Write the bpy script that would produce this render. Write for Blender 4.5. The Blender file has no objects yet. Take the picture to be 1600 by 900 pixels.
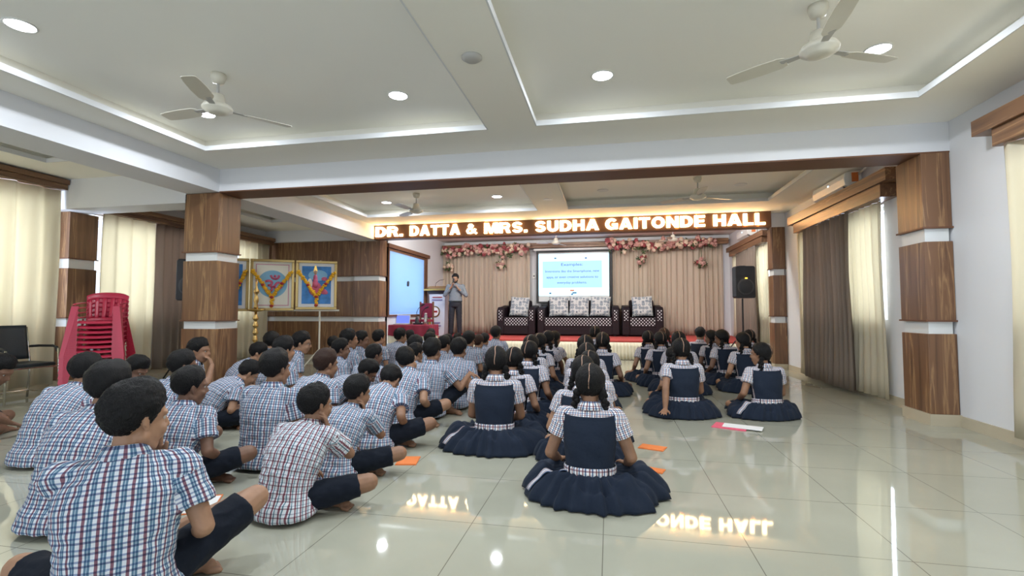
import bpy, bmesh, math, random
import numpy as np
from mathutils import Vector, Matrix, noise
random.seed(7)
SC = bpy.context.scene
COL = SC.collection
# ---------------------------------------------------------------- camera
cam_d = bpy.data.cameras.new('camera'); cam = bpy.data.objects.new('camera', cam_d); COL.objects.link(cam)
SC.camera = cam
cam.location = (0, 0, 1.10)
cam.rotation_euler = (math.radians(90 + 2.726), 0, math.radians(11.281))
cam_d.sensor_width = 36; cam_d.lens = 36 * 762 / 1600; cam_d.clip_start = .05; cam_d.clip_end = 200
# ---------------------------------------------------------------- exposure, world, daylight
vs = SC.view_settings
vs.view_transform = 'Standard'; vs.look = 'None'; vs.gamma = 1; vs.use_curve_mapping = False
vs.exposure = 0.92
SC.cycles.max_bounces = 10; SC.cycles.diffuse_bounces = 6; SC.cycles.glossy_bounces = 4
SC.cycles.transmission_bounces = 6; SC.cycles.sample_clamp_indirect = 6
SC.cycles.caustics_reflective = False; SC.cycles.caustics_refractive = False
SC.cycles.use_denoising = True
WORLD_STRENGTH = 1.15
w = bpy.data.worlds.new('world'); SC.world = w; w.use_nodes = True
bg = w.node_tree.nodes['Background']; bg.inputs[0].default_value = (.80, .89, 1.0, 1); bg.inputs[1].default_value = WORLD_STRENGTH
def area(name, loc, rot, sx, sy, power, color, shape='RECTANGLE', spread=180):
    d = bpy.data.lights.new(name, 'AREA'); d.shape = shape; d.size = sx
    if shape in ('RECTANGLE', 'ELLIPSE'): d.size_y = sy
    d.energy = power; d.color = color; d.spread = math.radians(spread)
    o = bpy.data.objects.new(name, d); o.location = loc; o.rotation_euler = rot; COL.objects.link(o); return o
DAY = (.86, .93, 1.0)
# daylight through the windows of the side walls (just outside the glass)
for (x, y, sy, ry, p) in ((-8.15, 4.1, 2.6, -90, 115), (-8.15, 7.8, 3.2, -90, 115), (3.58, 7.8, 2.6, 90, 75), (3.58, 3.2, 2.8, 90, 70), (3.58, 12.1, 2.6, 90, 70), (-5.35, 11.6, 2.2, -90, 18)):
    o = area('daylight', (x, y, 1.85), (0, math.radians(ry), 0), 1.6, sy, p, DAY)
DOWNLIGHT_W = 14
for x in (-3.4, -.9, 1.6):     # added fill lamps, unseen behind the stage header, to brighten the stage
    area('stage_fill_light', (x, 10.42, 3.16), (math.radians(35), 0, 0), 1.2, .06, 36, (1.0, .96, .90))
# ---------------------------------------------------------------- materials
MATS = {}
def newmat(name):
    m = bpy.data.materials.new(name); m.use_nodes = True; MATS[name] = m
    nt = m.node_tree; b = nt.nodes['Principled BSDF']; return m, nt, b
def N(nt, t, **kw):
    n = nt.nodes.new(t)
    for k, v in kw.items(): setattr(n, k, v)
    return n
def simple(name, col, rough=.6, metal=0, spec=.5, bump=0, bscale=60, var=0, vscale=3, emis=None, es=0, trans=0, sheen=0, coat=0):
    m, nt, b = newmat(name)
    b.inputs['Base Color'].default_value = (*col, 1); b.inputs['Roughness'].default_value = rough
    b.inputs['Metallic'].default_value = metal; b.inputs['Specular IOR Level'].default_value = spec
    if sheen: b.inputs['Sheen Weight'].default_value = sheen
    if coat: b.inputs['Coat Weight'].default_value = coat
    if emis: b.inputs['Emission Color'].default_value = (*emis, 1); b.inputs['Emission Strength'].default_value = es
    if bump or var:
        tc = N(nt, 'ShaderNodeTexCoord')
    if bump:
        n = N(nt, 'ShaderNodeTexNoise'); n.inputs['Scale'].default_value = bscale; n.inputs['Detail'].default_value = 4
        nt.links.new(tc.outputs['Object'], n.inputs['Vector'])
        bp = N(nt, 'ShaderNodeBump'); bp.inputs['Strength'].default_value = bump; bp.inputs['Distance'].default_value = .01
        nt.links.new(n.outputs['Fac'], bp.inputs['Height']); nt.links.new(bp.outputs[0], b.inputs['Normal'])
    if var:
        n = N(nt, 'ShaderNodeTexNoise'); n.inputs['Scale'].default_value = vscale; n.inputs['Detail'].default_value = 3
        nt.links.new(tc.outputs['Object'], n.inputs['Vector'])
        r = N(nt, 'ShaderNodeValToRGB')
        r.color_ramp.elements[0].position = .3; r.color_ramp.elements[1].position = .7
        r.color_ramp.elements[0].color = (*[c*(1-var) for c in col], 1); r.color_ramp.elements[1].color = (*[min(1, c*(1+var)) for c in col], 1)
        nt.links.new(n.outputs['Fac'], r.inputs[0]); nt.links.new(r.outputs[0], b.inputs['Base Color'])
    return m
def ramp(nt, stops, interp='LINEAR'):
    r = N(nt, 'ShaderNodeValToRGB'); cr = r.color_ramp; cr.interpolation = interp
    while len(cr.elements) < len(stops): cr.elements.new(.5)
    for e, (p, c) in zip(cr.elements, stops): e.position = p; e.color = (*c, 1)
    return r
def math_(nt, op, a, b=None, clamp=False):
    n = N(nt, 'ShaderNodeMath', operation=op); n.use_clamp = clamp
    for i, v in enumerate((a, b)):
        if v is None: continue
        if isinstance(v, (int, float)): n.inputs[i].default_value = v
        else: nt.links.new(v, n.inputs[i])
    return n.outputs[0]
def plaid(name, su, sv, cell=.042, rot=0):
    m, nt, b = newmat(name)
    uv = N(nt, 'ShaderNodeUVMap'); sep = N(nt, 'ShaderNodeSeparateXYZ'); nt.links.new(uv.outputs[0], sep.inputs[0])
    r1 = ramp(nt, su, 'CONSTANT'); r2 = ramp(nt, sv, 'CONSTANT')
    nt.links.new(math_(nt, 'FRACT', math_(nt, 'DIVIDE', sep.outputs[0], cell)), r1.inputs[0])
    nt.links.new(math_(nt, 'FRACT', math_(nt, 'DIVIDE', sep.outputs[1], cell*.8)), r2.inputs[0])
    mx = N(nt, 'ShaderNodeMix', data_type='RGBA', blend_type='MULTIPLY'); mx.inputs[0].default_value = 1
    nt.links.new(r1.outputs[0], mx.inputs[6]); nt.links.new(r2.outputs[0], mx.inputs[7])
    nt.links.new(mx.outputs[2], b.inputs['Base Color'])
    b.inputs['Roughness'].default_value = .85; b.inputs['Specular IOR Level'].default_value = .2
    tc = N(nt, 'ShaderNodeTexCoord'); n = N(nt, 'ShaderNodeTexNoise'); n.inputs['Scale'].default_value = 9; n.inputs['Detail'].default_value = 3
    n.inputs['Distortion'].default_value = 1.2
    nt.links.new(tc.outputs['Object'], n.inputs['Vector'])
    bp = N(nt, 'ShaderNodeBump'); bp.inputs['Strength'].default_value = .6; bp.inputs['Distance'].default_value = .03
    nt.links.new(n.outputs['Fac'], bp.inputs['Height']); nt.links.new(bp.outputs[0], b.inputs['Normal'])
    return m
WH = (.66, .70, .75); MR = (.22, .11, .145); TL = (.11, .20, .29); LB = (.40, .50, .60)
plaid('plaid_boys', [(0, WH), (.06, MR), (.28, WH), (.42, TL), (.56, LB), (.62, TL), (.78, WH)],
      [(0, (.98,)*3), (.10, (.34, .36, .50)), (.30, (.98,)*3), (.54, (.40, .46, .62)), (.72, (.98,)*3)])
plaid('plaid_maroon', [(0, WH), (.08, (.22, .09, .12)), (.34, WH), (.50, (.10, .20, .26)), (.66, WH)],
      [(0, (.98,)*3), (.12, (.50, .34, .38)), (.28, (.98,)*3), (.56, (.5, .5, .58)), (.66, (.98,)*3)])
plaid('plaid_girls', [(0, (.84, .84, .84)), (.08, (.26, .10, .11)), (.27, (.84, .84, .84)), (.46, (.10, .16, .28)), (.68, (.84, .84, .84))],
      [(0, (.98,)*3), (.10, (.46, .34, .38)), (.28, (.98,)*3), (.50, (.34, .40, .56)), (.72, (.98,)*3)], cell=.030)
def wood(name, dark, mid, light, vert='z', rough=.35, sx=7.0, seed=0):
    """zebra walnut laminate; grain runs along one axis"""
    m, nt, b = newmat(name)
    tc = N(nt, 'ShaderNodeTexCoord'); mp = N(nt, 'ShaderNodeMapping')
    nt.links.new(tc.outputs['Object'], mp.inputs[0])
    mp.inputs['Location'].default_value = (seed*1.7, seed*.9, seed*.3)
    s = {'z': (sx, sx, .35), 'x': (.35, sx, sx), 'y': (sx, .35, sx)}[vert]
    mp.inputs['Scale'].default_value = s
    n = N(nt, 'ShaderNodeTexNoise'); n.inputs['Scale'].default_value = 1.6; n.inputs['Detail'].default_value = 6; n.inputs['Roughness'].default_value = .55; n.inputs['Distortion'].default_value = .6
    nt.links.new(mp.outputs[0], n.inputs['Vector'])
    n2 = N(nt, 'ShaderNodeTexNoise'); n2.inputs['Scale'].default_value = 9; n2.inputs['Detail'].default_value = 3
    nt.links.new(mp.outputs[0], n2.inputs['Vector'])
    r = ramp(nt, [(.32, dark), (.44, mid), (.53, mid), (.565, light), (.60, mid), (.66, dark), (.72, mid), (.76, light), (.80, mid)])
    s_ = math_(nt, 'ADD', math_(nt, 'MULTIPLY', n.outputs['Fac'], .93), math_(nt, 'MULTIPLY', n2.outputs['Fac'], .07))
    nt.links.new(s_, r.inputs[0]); nt.links.new(r.outputs[0], b.inputs['Base Color'])
    b.inputs['Roughness'].default_value = rough
    return m
WD = ((.105, .052, .028), (.185, .093, .047), (.33, .19, .092))
wood('walnut', *WD, 'z'); wood('walnut_along', *WD, 'y'); wood('walnut_cross', *WD, 'x')
simple('beam_brown', (.155, .072, .040), .55, spec=.3)
simple('wall_white', (.70, .71, .74), .7, bump=.05, bscale=30)
simple('ceiling_white', (.88, .87, .82), .8)
simple('ceiling_lower', (.86, .84, .77), .8)
simple('lip_white', (.66, .67, .68), .7)
simple('band_white', (.70, .72, .72), .45)
simple('plinth_tile', (.50, .44, .33), .25)
def floor_mat():
    m, nt, b = newmat('floor_tile')
    tc = N(nt, 'ShaderNodeTexCoord'); sep = N(nt, 'ShaderNodeSeparateXYZ'); nt.links.new(tc.outputs['Object'], sep.inputs[0])
    T = .67
    def line(o, off):
        f = math_(nt, 'FRACT', math_(nt, 'DIVIDE', math_(nt, 'SUBTRACT', o, off - 40*T), T))
        d = math_(nt, 'ABSOLUTE', math_(nt, 'SUBTRACT', f, .5))
        return math_(nt, 'GREATER_THAN', d, .5 - .0022/T)
    g = math_(nt, 'MAXIMUM', line(sep.outputs[0], -.04), line(sep.outputs[1], 3.17))
    n = N(nt, 'ShaderNodeTexNoise'); n.inputs['Scale'].default_value = 1.1; n.inputs['Detail'].default_value = 5
    nt.links.new(tc.outputs['Object'], n.inputs['Vector'])
    r = ramp(nt, [(.3, (.34, .34, .275)), (.7, (.40, .40, .325))]); nt.links.new(n.outputs['Fac'], r.inputs[0])
    mx = N(nt, 'ShaderNodeMix', data_type='RGBA'); nt.links.new(g, mx.inputs[0]); nt.links.new(r.outputs[0], mx.inputs[6]); mx.inputs[7].default_value = (.17, .16, .13, 1)
    nt.links.new(mx.outputs[2], b.inputs['Base Color'])
    b.inputs['Roughness'].default_value = .035; b.inputs['IOR'].default_value = 1.62
    n3 = N(nt, 'ShaderNodeTexNoise'); n3.inputs['Scale'].default_value = 2.2
    nt.links.new(tc.outputs['Object'], n3.inputs['Vector'])
    bp = N(nt, 'ShaderNodeBump'); bp.inputs['Strength'].default_value = .015; bp.inputs['Distance'].default_value = .02
    nt.links.new(n3.outputs['Fac'], bp.inputs['Height']); nt.links.new(bp.outputs[0], b.inputs['Normal'])
floor_mat()
def cloth_trans(name, col, tcol, fac=.4, bump=.15):
    m, nt, b = newmat(name)
    b.inputs['Base Color'].default_value = (*col, 1); b.inputs['Roughness'].default_value = .85; b.inputs['Specular IOR Level'].default_value = .15
    t = N(nt, 'ShaderNodeBsdfTranslucent'); t.inputs[0].default_value = (*tcol, 1)
    mx = N(nt, 'ShaderNodeMixShader'); mx.inputs[0].default_value = fac
    out = nt.nodes['Material Output']
    nt.links.new(b.outputs[0], mx.inputs[1]); nt.links.new(t.outputs[0], mx.inputs[2]); nt.links.new(mx.outputs[0], out.inputs[0])
    tc = N(nt, 'ShaderNodeTexCoord'); n = N(nt, 'ShaderNodeTexNoise'); n.inputs['Scale'].default_value = 220
    nt.links.new(tc.outputs['Object'], n.inputs['Vector'])
    bp = N(nt, 'ShaderNodeBump'); bp.inputs['Strength'].default_value = bump; bp.inputs['Distance'].default_value = .004
    nt.links.new(n.outputs['Fac'], bp.inputs['Height']); nt.links.new(bp.outputs[0], b.inputs['Normal'])
    return m
cloth_trans('curtain_cream', (.66, .61, .49), (.82, .76, .60), .42)
cloth_trans('curtain_brown', (.25, .205, .17), (.46, .36, .29), .26)
cloth_trans('curtain_stage', (.60, .51, .41), (.7, .6, .45), .1)
cloth_trans('skirt_cream', (.72, .68, .55), (.7, .65, .5), .1)
cloth_trans('blind_blue', (.50, .62, .74), (.62, .80, .98), .55)
simple('carpet_red', (.42, .055, .045), .95, bump=.4, bscale=200)
simple('maroon_cloth', (.20, .012, .035), .8, bump=.2, bscale=90)
simple('skin_a', (.26, .135, .078), .55, var=.14, vscale=14); simple('skin_b', (.34, .185, .11), .55, var=.12, vscale=14); simple('skin_c', (.17, .085, .052), .55, var=.14, vscale=14)
simple('skin_pale', (.42, .25, .17), .55, var=.1, vscale=12)
def hairmat(name, col):
    m, nt, b = newmat(name)
    b.inputs['Base Color'].default_value = (*col, 1); b.inputs['Roughness'].default_value = .5; b.inputs['Specular IOR Level'].default_value = .22
    tc = N(nt, 'ShaderNodeTexCoord'); mp = N(nt, 'ShaderNodeMapping'); mp.inputs['Scale'].default_value = (1, 1, .22)
    n = N(nt, 'ShaderNodeTexNoise'); n.inputs['Scale'].default_value = 240; n.inputs['Detail'].default_value = 5
    nt.links.new(tc.outputs['Object'], mp.inputs[0]); nt.links.new(mp.outputs[0], n.inputs['Vector'])
    bp = N(nt, 'ShaderNodeBump'); bp.inputs['Strength'].default_value = 1; bp.inputs['Distance'].default_value = .008
    nt.links.new(n.outputs['Fac'], bp.inputs['Height']); nt.links.new(bp.outputs[0], b.inputs['Normal'])
hairmat('hair_black', (.006, .0055, .006)); hairmat('hair_brown', (.035, .017, .012))
simple('navy_cloth', (.012, .019, .036), .85, bump=.3, bscale=26, spec=.2, sheen=.04)
simple('navy_shorts', (.006, .009, .017), .85, bump=.35, bscale=22, spec=.2, sheen=.03)
simple('eye_white', (.42, .39, .36), .3); simple('eye_dark', (.015, .01, .008), .15)
simple('black_metal', (.012, .012, .013), .4, metal=.3); simple('black_plastic', (.014, .015, .017), .5, bump=.1, bscale=120)
simple('black_leather', (.014, .020, .024), .45, bump=.25, bscale=80)
simple('chrome', (.62, .60, .56), .2, metal=1); simple('gold', (.72, .46, .13), .28, metal=1); simple('brass', (.62, .42, .16), .3, metal=1)
simple('white_plastic', (.78, .78, .76), .35); simple('cream_metal', (.66, .63, .54), .35); simple('dark_grey', (.05, .05, .055), .5)
simple('red_plastic', (.50, .03, .07), .28, spec=.5)
simple('orange_paper', (.72, .20, .05), .7); simple('white_paper', (.80, .80, .80), .7); simple('pink_paper', (.75, .12, .20), .6)
simple('grey_shirt', (.165, .19, .22), .8, bump=.3, bscale=20); simple('trouser_dark', (.012, .014, .022), .8, bump=.3, bscale=20)
simple('leaf_green', (.06, .10, .035), .7); simple('rose_pink', (.60, .33, .29), .7, var=.3, vscale=40); simple('rose_cream', (.74, .58, .44), .7, var=.15, vscale=40); simple('rose_deep', (.34, .07, .08), .7, var=.3, vscale=40)
simple('marigold', (.80, .42, .02), .8, var=.3, vscale=60, bump=.8, bscale=120); simple('rose_red', (.35, .02, .02), .7)
simple('pole_grey', (.45, .44, .42), .45)
def emis(name, col, s):
    m, nt, b = newmat(name); b.inputs['Base Color'].default_value = (*col, 1)
    b.inputs['Emission Color'].default_value = (*col, 1); b.inputs['Emission Strength'].default_value = s; return m
emis('lamp_on', (.90, .95, 1.0), 14); emis('letter_glow', (1.0, .76, .40), 6.0)
emis('slide_white', (.38, .70, .84), .95); emis('slide_blue', (.22, .42, .85), .75); emis('slide_text', (.03, .06, .22), .15); emis('laptop_blue', (.08, .12, .5), .8); emis('led_yellow', (1, .6, .05), 2); emis('led_blue', (.5, .75, 1), 4)
def glass(name, col, rough=.0):
    m, nt, b = newmat(name)
    for n_ in list(nt.nodes):
        if n_.type == 'BSDF_PRINCIPLED': nt.nodes.remove(n_)
    t = N(nt, 'ShaderNodeBsdfTransparent'); t.inputs[0].default_value = (*col, 1)
    g = N(nt, 'ShaderNodeBsdfGlossy'); g.inputs['Roughness'].default_value = .05
    mx = N(nt, 'ShaderNodeMixShader'); mx.inputs[0].default_value = .06
    nt.links.new(t.outputs[0], mx.inputs[1]); nt.links.new(g.outputs[0], mx.inputs[2]); nt.links.new(mx.outputs[0], nt.nodes['Material Output'].inputs[0])
glass('window_glass', (.9, .93, 1.0))
def dotted(name, base, dot, scale, r=.32, axes=(0, 2)):
    m, nt, b = newmat(name)
    tc = N(nt, 'ShaderNodeTexCoord'); sep = N(nt, 'ShaderNodeSeparateXYZ'); nt.links.new(tc.outputs['Object'], sep.inputs[0])
    u = math_(nt, 'DIVIDE', sep.outputs[axes[0]], scale); v = math_(nt, 'DIVIDE', sep.outputs[axes[1]], scale)
    a_ = math_(nt, 'ADD', u, v); c_ = math_(nt, 'SUBTRACT', u, v)
    du = math_(nt, 'SUBTRACT', math_(nt, 'FRACT', math_(nt, 'ADD', a_, 50)), .5); dv = math_(nt, 'SUBTRACT', math_(nt, 'FRACT', math_(nt, 'ADD', c_, 50)), .5)
    d = math_(nt, 'SQRT', math_(nt, 'ADD', math_(nt, 'MULTIPLY', du, du), math_(nt, 'MULTIPLY', dv, dv)))
    k = math_(nt, 'LESS_THAN', d, r)
    mx = N(nt, 'ShaderNodeMix', data_type='RGBA'); nt.links.new(k, mx.inputs[0]); mx.inputs[6].default_value = (*base, 1); mx.inputs[7].default_value = (*dot, 1)
    nt.links.new(mx.outputs[2], b.inputs['Base Color']); b.inputs['Roughness'].default_value = .7
dotted('sofa_dots', (.015, .010, .014), (.80, .82, .86), .085, .23)
simple('sofa_dark', (.012, .006, .009), .6, spec=.25, bump=.1, bscale=60)
def circles():
    m, nt, b = newmat('cushion_circles')
    tc = N(nt, 'ShaderNodeTexCoord'); mp = N(nt, 'ShaderNodeMapping'); mp.inputs['Scale'].default_value = (1, .02, 1)
    vo = N(nt, 'ShaderNodeTexVoronoi'); vo.inputs['Scale'].default_value = 11; vo.inputs['Randomness'].default_value = .45
    nt.links.new(tc.outputs['Object'], mp.inputs[0]); nt.links.new(mp.outputs[0], vo.inputs['Vector'])
    r = ramp(nt, [(0, (.10, .13, .17)), (.10, (.42, .46, .5)), (.17, (.10, .13, .17)), (.28, (.38, .42, .46)), (.38, (.12, .15, .19)), (.47, (.52, .53, .53))], 'CONSTANT')
    nt.links.new(vo.outputs['Distance'], r.inputs[0]); nt.links.new(r.outputs[0], b.inputs['Base Color']); b.inputs['Roughness'].default_value = .8
circles()
def M(n): return MATS[n]
# ---------------------------------------------------------------- mesh builder
class MB:
    def __init__(s): s.v = []; s.f = []; s.uv = None
    def add(s, vs, fs):
        b = len(s.v); s.v.extend([tuple(map(float, v)) for v in vs]); s.f.extend([tuple(b + i for i in f) for f in fs]); return s
    def box(s, lo, hi):
        x0, y0, z0 = lo; x1, y1, z1 = hi
        return s.add([(x0,y0,z0),(x1,y0,z0),(x1,y1,z0),(x0,y1,z0),(x0,y0,z1),(x1,y0,z1),(x1,y1,z1),(x0,y1,z1)],
                     [(0,3,2,1),(4,5,6,7),(0,1,5,4),(1,2,6,5),(2,3,7,6),(3,0,4,7)])
    def obox(s, c, size, R=None):
        b = MB().box([-a/2 for a in size], [a/2 for a in size]); R = np.eye(3) if R is None else np.array(R)
        return s.add([np.array(c) + R @ np.array(v) for v in b.v], b.f)
    def cap(s, p0, p1, r0, r1=None, n=12, sq=None):
        """round cone; sq=(normal, factor) squashes it along that normal"""
        r1 = r0 if r1 is None else r1
        p0 = np.array(p0, float); p1 = np.array(p1, float); ax = p1 - p0; L = np.linalg.norm(ax); ax = ax / L if L > 1e-9 else np.array([0, 0, 1.])
        t = np.array([1., 0, 0]) if abs(ax[0]) < .8 else np.array([0, 1., 0]); a = np.cross(ax, t); a /= np.linalg.norm(a); b = np.cross(ax, a)
        m = max(4, n // 2); vs = []
        for i in range(m + 1):
            ph = -math.pi/2 + math.pi * i / m
            if i == 0: vs.append(p0 - ax*r0); continue
            if i == m: vs.append(p1 + ax*r1); continue
            hf = [0, 1] if abs(ph) < 1e-6 else ([0] if ph < 0 else [1])
            for h in hf:
                p, r = (p0, r0) if h == 0 else (p1, r1)
                for k in range(n):
                    th = 2*math.pi*k/n
                    vs.append(p + r*(math.sin(ph)*ax + math.cos(ph)*(math.cos(th)*a + math.sin(th)*b)))
        rings = (len(vs) - 2) // n; fs = []
        for k in range(n): fs.append((0, 1 + (k+1) % n, 1 + k))
        for j in range(rings - 1):
            for k in range(n):
                q = 1 + j*n; fs.append((q + k, q + (k+1) % n, q + n + (k+1) % n, q + n + k))
        q = 1 + (rings-1)*n; e = len(vs) - 1
        for k in range(n): fs.append((q + k, q + (k+1) % n, e))
        if sq is not None:
            nn, f = unit_(sq[0]), sq[1]; mid = (p0 + p1)/2
            vs = [v - nn*(np.dot(v - mid, nn))*(1-f) for v in vs]
        return s.add(vs, fs)
    def ell(s, c, r, R=None, n=16):
        R = np.eye(3) if R is None else np.array(R); c = np.array(c, float); m = n//2
        vs = [c + R @ np.array([0, 0, -r[2]])]
        for i in range(1, m):
            ph = -math.pi/2 + math.pi*i/m
            for k in range(n):
                th = 2*math.pi*k/n
                vs.append(c + R @ np.array([r[0]*math.cos(ph)*math.cos(th), r[1]*math.cos(ph)*math.sin(th), r[2]*math.sin(ph)]))
        vs.append(c + R @ np.array([0, 0, r[2]]))
        fs = [(0, 1 + (k+1) % n, 1 + k) for k in range(n)]
        for j in range(m-2):
            q = 1 + j*n
            for k in range(n): fs.append((q + k, q + (k+1) % n, q + n + (k+1) % n, q + n + k))
        q = 1 + (m-2)*n
        for k in range(n): fs.append((q + k, q + (k+1) % n, len(vs) - 1))
        return s.add(vs, fs)
    def loft(s, rings, closed=True, caps=True):
        n = len(rings[0]); vs = [v for r in rings for v in r]; fs = []
        for j in range(len(rings) - 1):
            for k in range(n if closed else n - 1):
                fs.append((j*n + k, j*n + (k+1) % n, (j+1)*n + (k+1) % n, (j+1)*n + k))
        if caps and closed:
            fs.append(tuple(range(n-1, -1, -1))); fs.append(tuple((len(rings)-1)*n + k for k in range(n)))
        return s.add(vs, fs)
    def lathe(s, prof, n=24, c=(0, 0, 0)):
        rings = [[(c[0] + r*math.cos(2*math.pi*k/n), c[1] + r*math.sin(2*math.pi*k/n), c[2] + z) for k in range(n)] for r, z in prof]
        return s.loft(rings)
    def tube(s, path, r, n=8, closed=False):
        P = [np.array(p, float) for p in path]; rings = []; prev = None
        for i, p in enumerate(P):
            d = P[min(i+1, len(P)-1)] - P[max(i-1, 0)]; d = d/(np.linalg.norm(d)+1e-12)
            if prev is None: t = np.array([0, 0, 1.]) if abs(d[2]) < .8 else np.array([1., 0, 0]); a = np.cross(d, t)
            else: a = prev - d*np.dot(prev, d)
            a /= np.linalg.norm(a); prev = a; b = np.cross(d, a); rr = r[i] if hasattr(r, '__len__') else r
            rings.append([p + rr*(math.cos(2*math.pi*k/n)*a + math.sin(2*math.pi*k/n)*b) for k in range(n)])
        return s.loft(rings)
    def prism(s, poly, y0, y1):
        """polygon in xz extruded along y"""
        n = len(poly); vs = [(x, y0, z) for x, z in poly] + [(x, y1, z) for x, z in poly]
        fs = [tuple(range(n)), tuple(range(2*n-1, n-1, -1))] + [(k, n + k, n + (k+1) % n, (k+1) % n) for k in range(n)]
        return s.add(vs, fs)
    def mesh(s, name):
        me = bpy.data.meshes.new(name); me.from_pydata(s.v, [], s.f); me.update(); return me
    def build(s, name, mat, parent=None, smooth=False, bevel=0, subd=0, fix=True, loc=None, ob_mats=None, solid=0):
        me = s.mesh(name)
        if fix:
            bm = bmesh.new(); bm.from_mesh(me); bmesh.ops.recalc_face_normals(bm, faces=bm.faces); bm.to_mesh(me); bm.free()
        me.materials.append(M(mat) if isinstance(mat, str) else mat)
        if smooth: me.shade_smooth()
        o = bpy.data.objects.new(name, me); COL.objects.link(o)
        if parent is not None: o.parent = parent
        if loc is not None: o.location = loc
        if solid: m_ = o.modifiers.new('s', 'SOLIDIFY'); m_.thickness = solid; m_.offset = 0
        if bevel: m_ = o.modifiers.new('b', 'BEVEL'); m_.width = bevel; m_.segments = 2; m_.limit_method = 'ANGLE'; m_.angle_limit = math.radians(40)
        if subd: m_ = o.modifiers.new('u', 'SUBSURF'); m_.levels = subd; m_.render_levels = subd
        return o
def unit_(v): v = np.array(v, float); return v/(np.linalg.norm(v)+1e-12)
def tag(o, label=None, cat=None, group=None, kind=None):
    if label: o['label'] = label
    if cat: o['category'] = cat
    if group: o['group'] = group
    if kind: o['kind'] = kind
    return o
def thing(name, label, cat, loc=(0,0,0), rz=0, group=None):
    o = bpy.data.objects.new(name, None); COL.objects.link(o); o.empty_display_size = .1
    o.location = loc; o.rotation_euler = (0, 0, rz); return tag(o, label, cat, group)
def copy_tree(o, parent=None):
    c = o.copy(); COL.objects.link(c); c.parent = parent
    for ch in o.children: copy_tree(ch, c)
    return c
def struct(o): o['kind'] = 'structure'; return o
def text_mesh(s, name, mat, height, width=None, extrude=.01, offset=0, parent=None, loc=(0,0,0), rot=(math.pi/2, 0, 0), align='CENTER', bevel=0):
    cu = bpy.data.curves.new(name, 'FONT'); cu.body = s; cu.size = 1; cu.extrude = 0; cu.offset = offset; cu.align_x = 'LEFT'; cu.resolution_u = 4
    to = bpy.data.objects.new('t', cu); COL.objects.link(to); bpy.context.view_layer.update()
    me = bpy.data.meshes.new_from_object(to.evaluated_get(bpy.context.evaluated_depsgraph_get()))
    bpy.data.objects.remove(to); n = len(me.vertices)
    if n == 0: return None
    co = np.empty(n*3); me.vertices.foreach_get('co', co); co = co.reshape(-1, 3)
    lo, hi = co.min(0), co.max(0); co -= (lo + hi)/2
    sy = height/(hi[1]-lo[1]); sx = width/(hi[0]-lo[0]) if width else sy
    co[:, 0] *= sx; co[:, 1] *= sy; me.vertices.foreach_set('co', co.ravel()); me.name = name
    me.materials.clear(); me.materials.append(M(mat))
    o = bpy.data.objects.new(name, me); COL.objects.link(o); o.location = loc; o.rotation_euler = rot
    if parent is not None: o.parent = parent
    if extrude: m_ = o.modifiers.new('s', 'SOLIDIFY'); m_.thickness = extrude; m_.offset = 0
    return o
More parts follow.
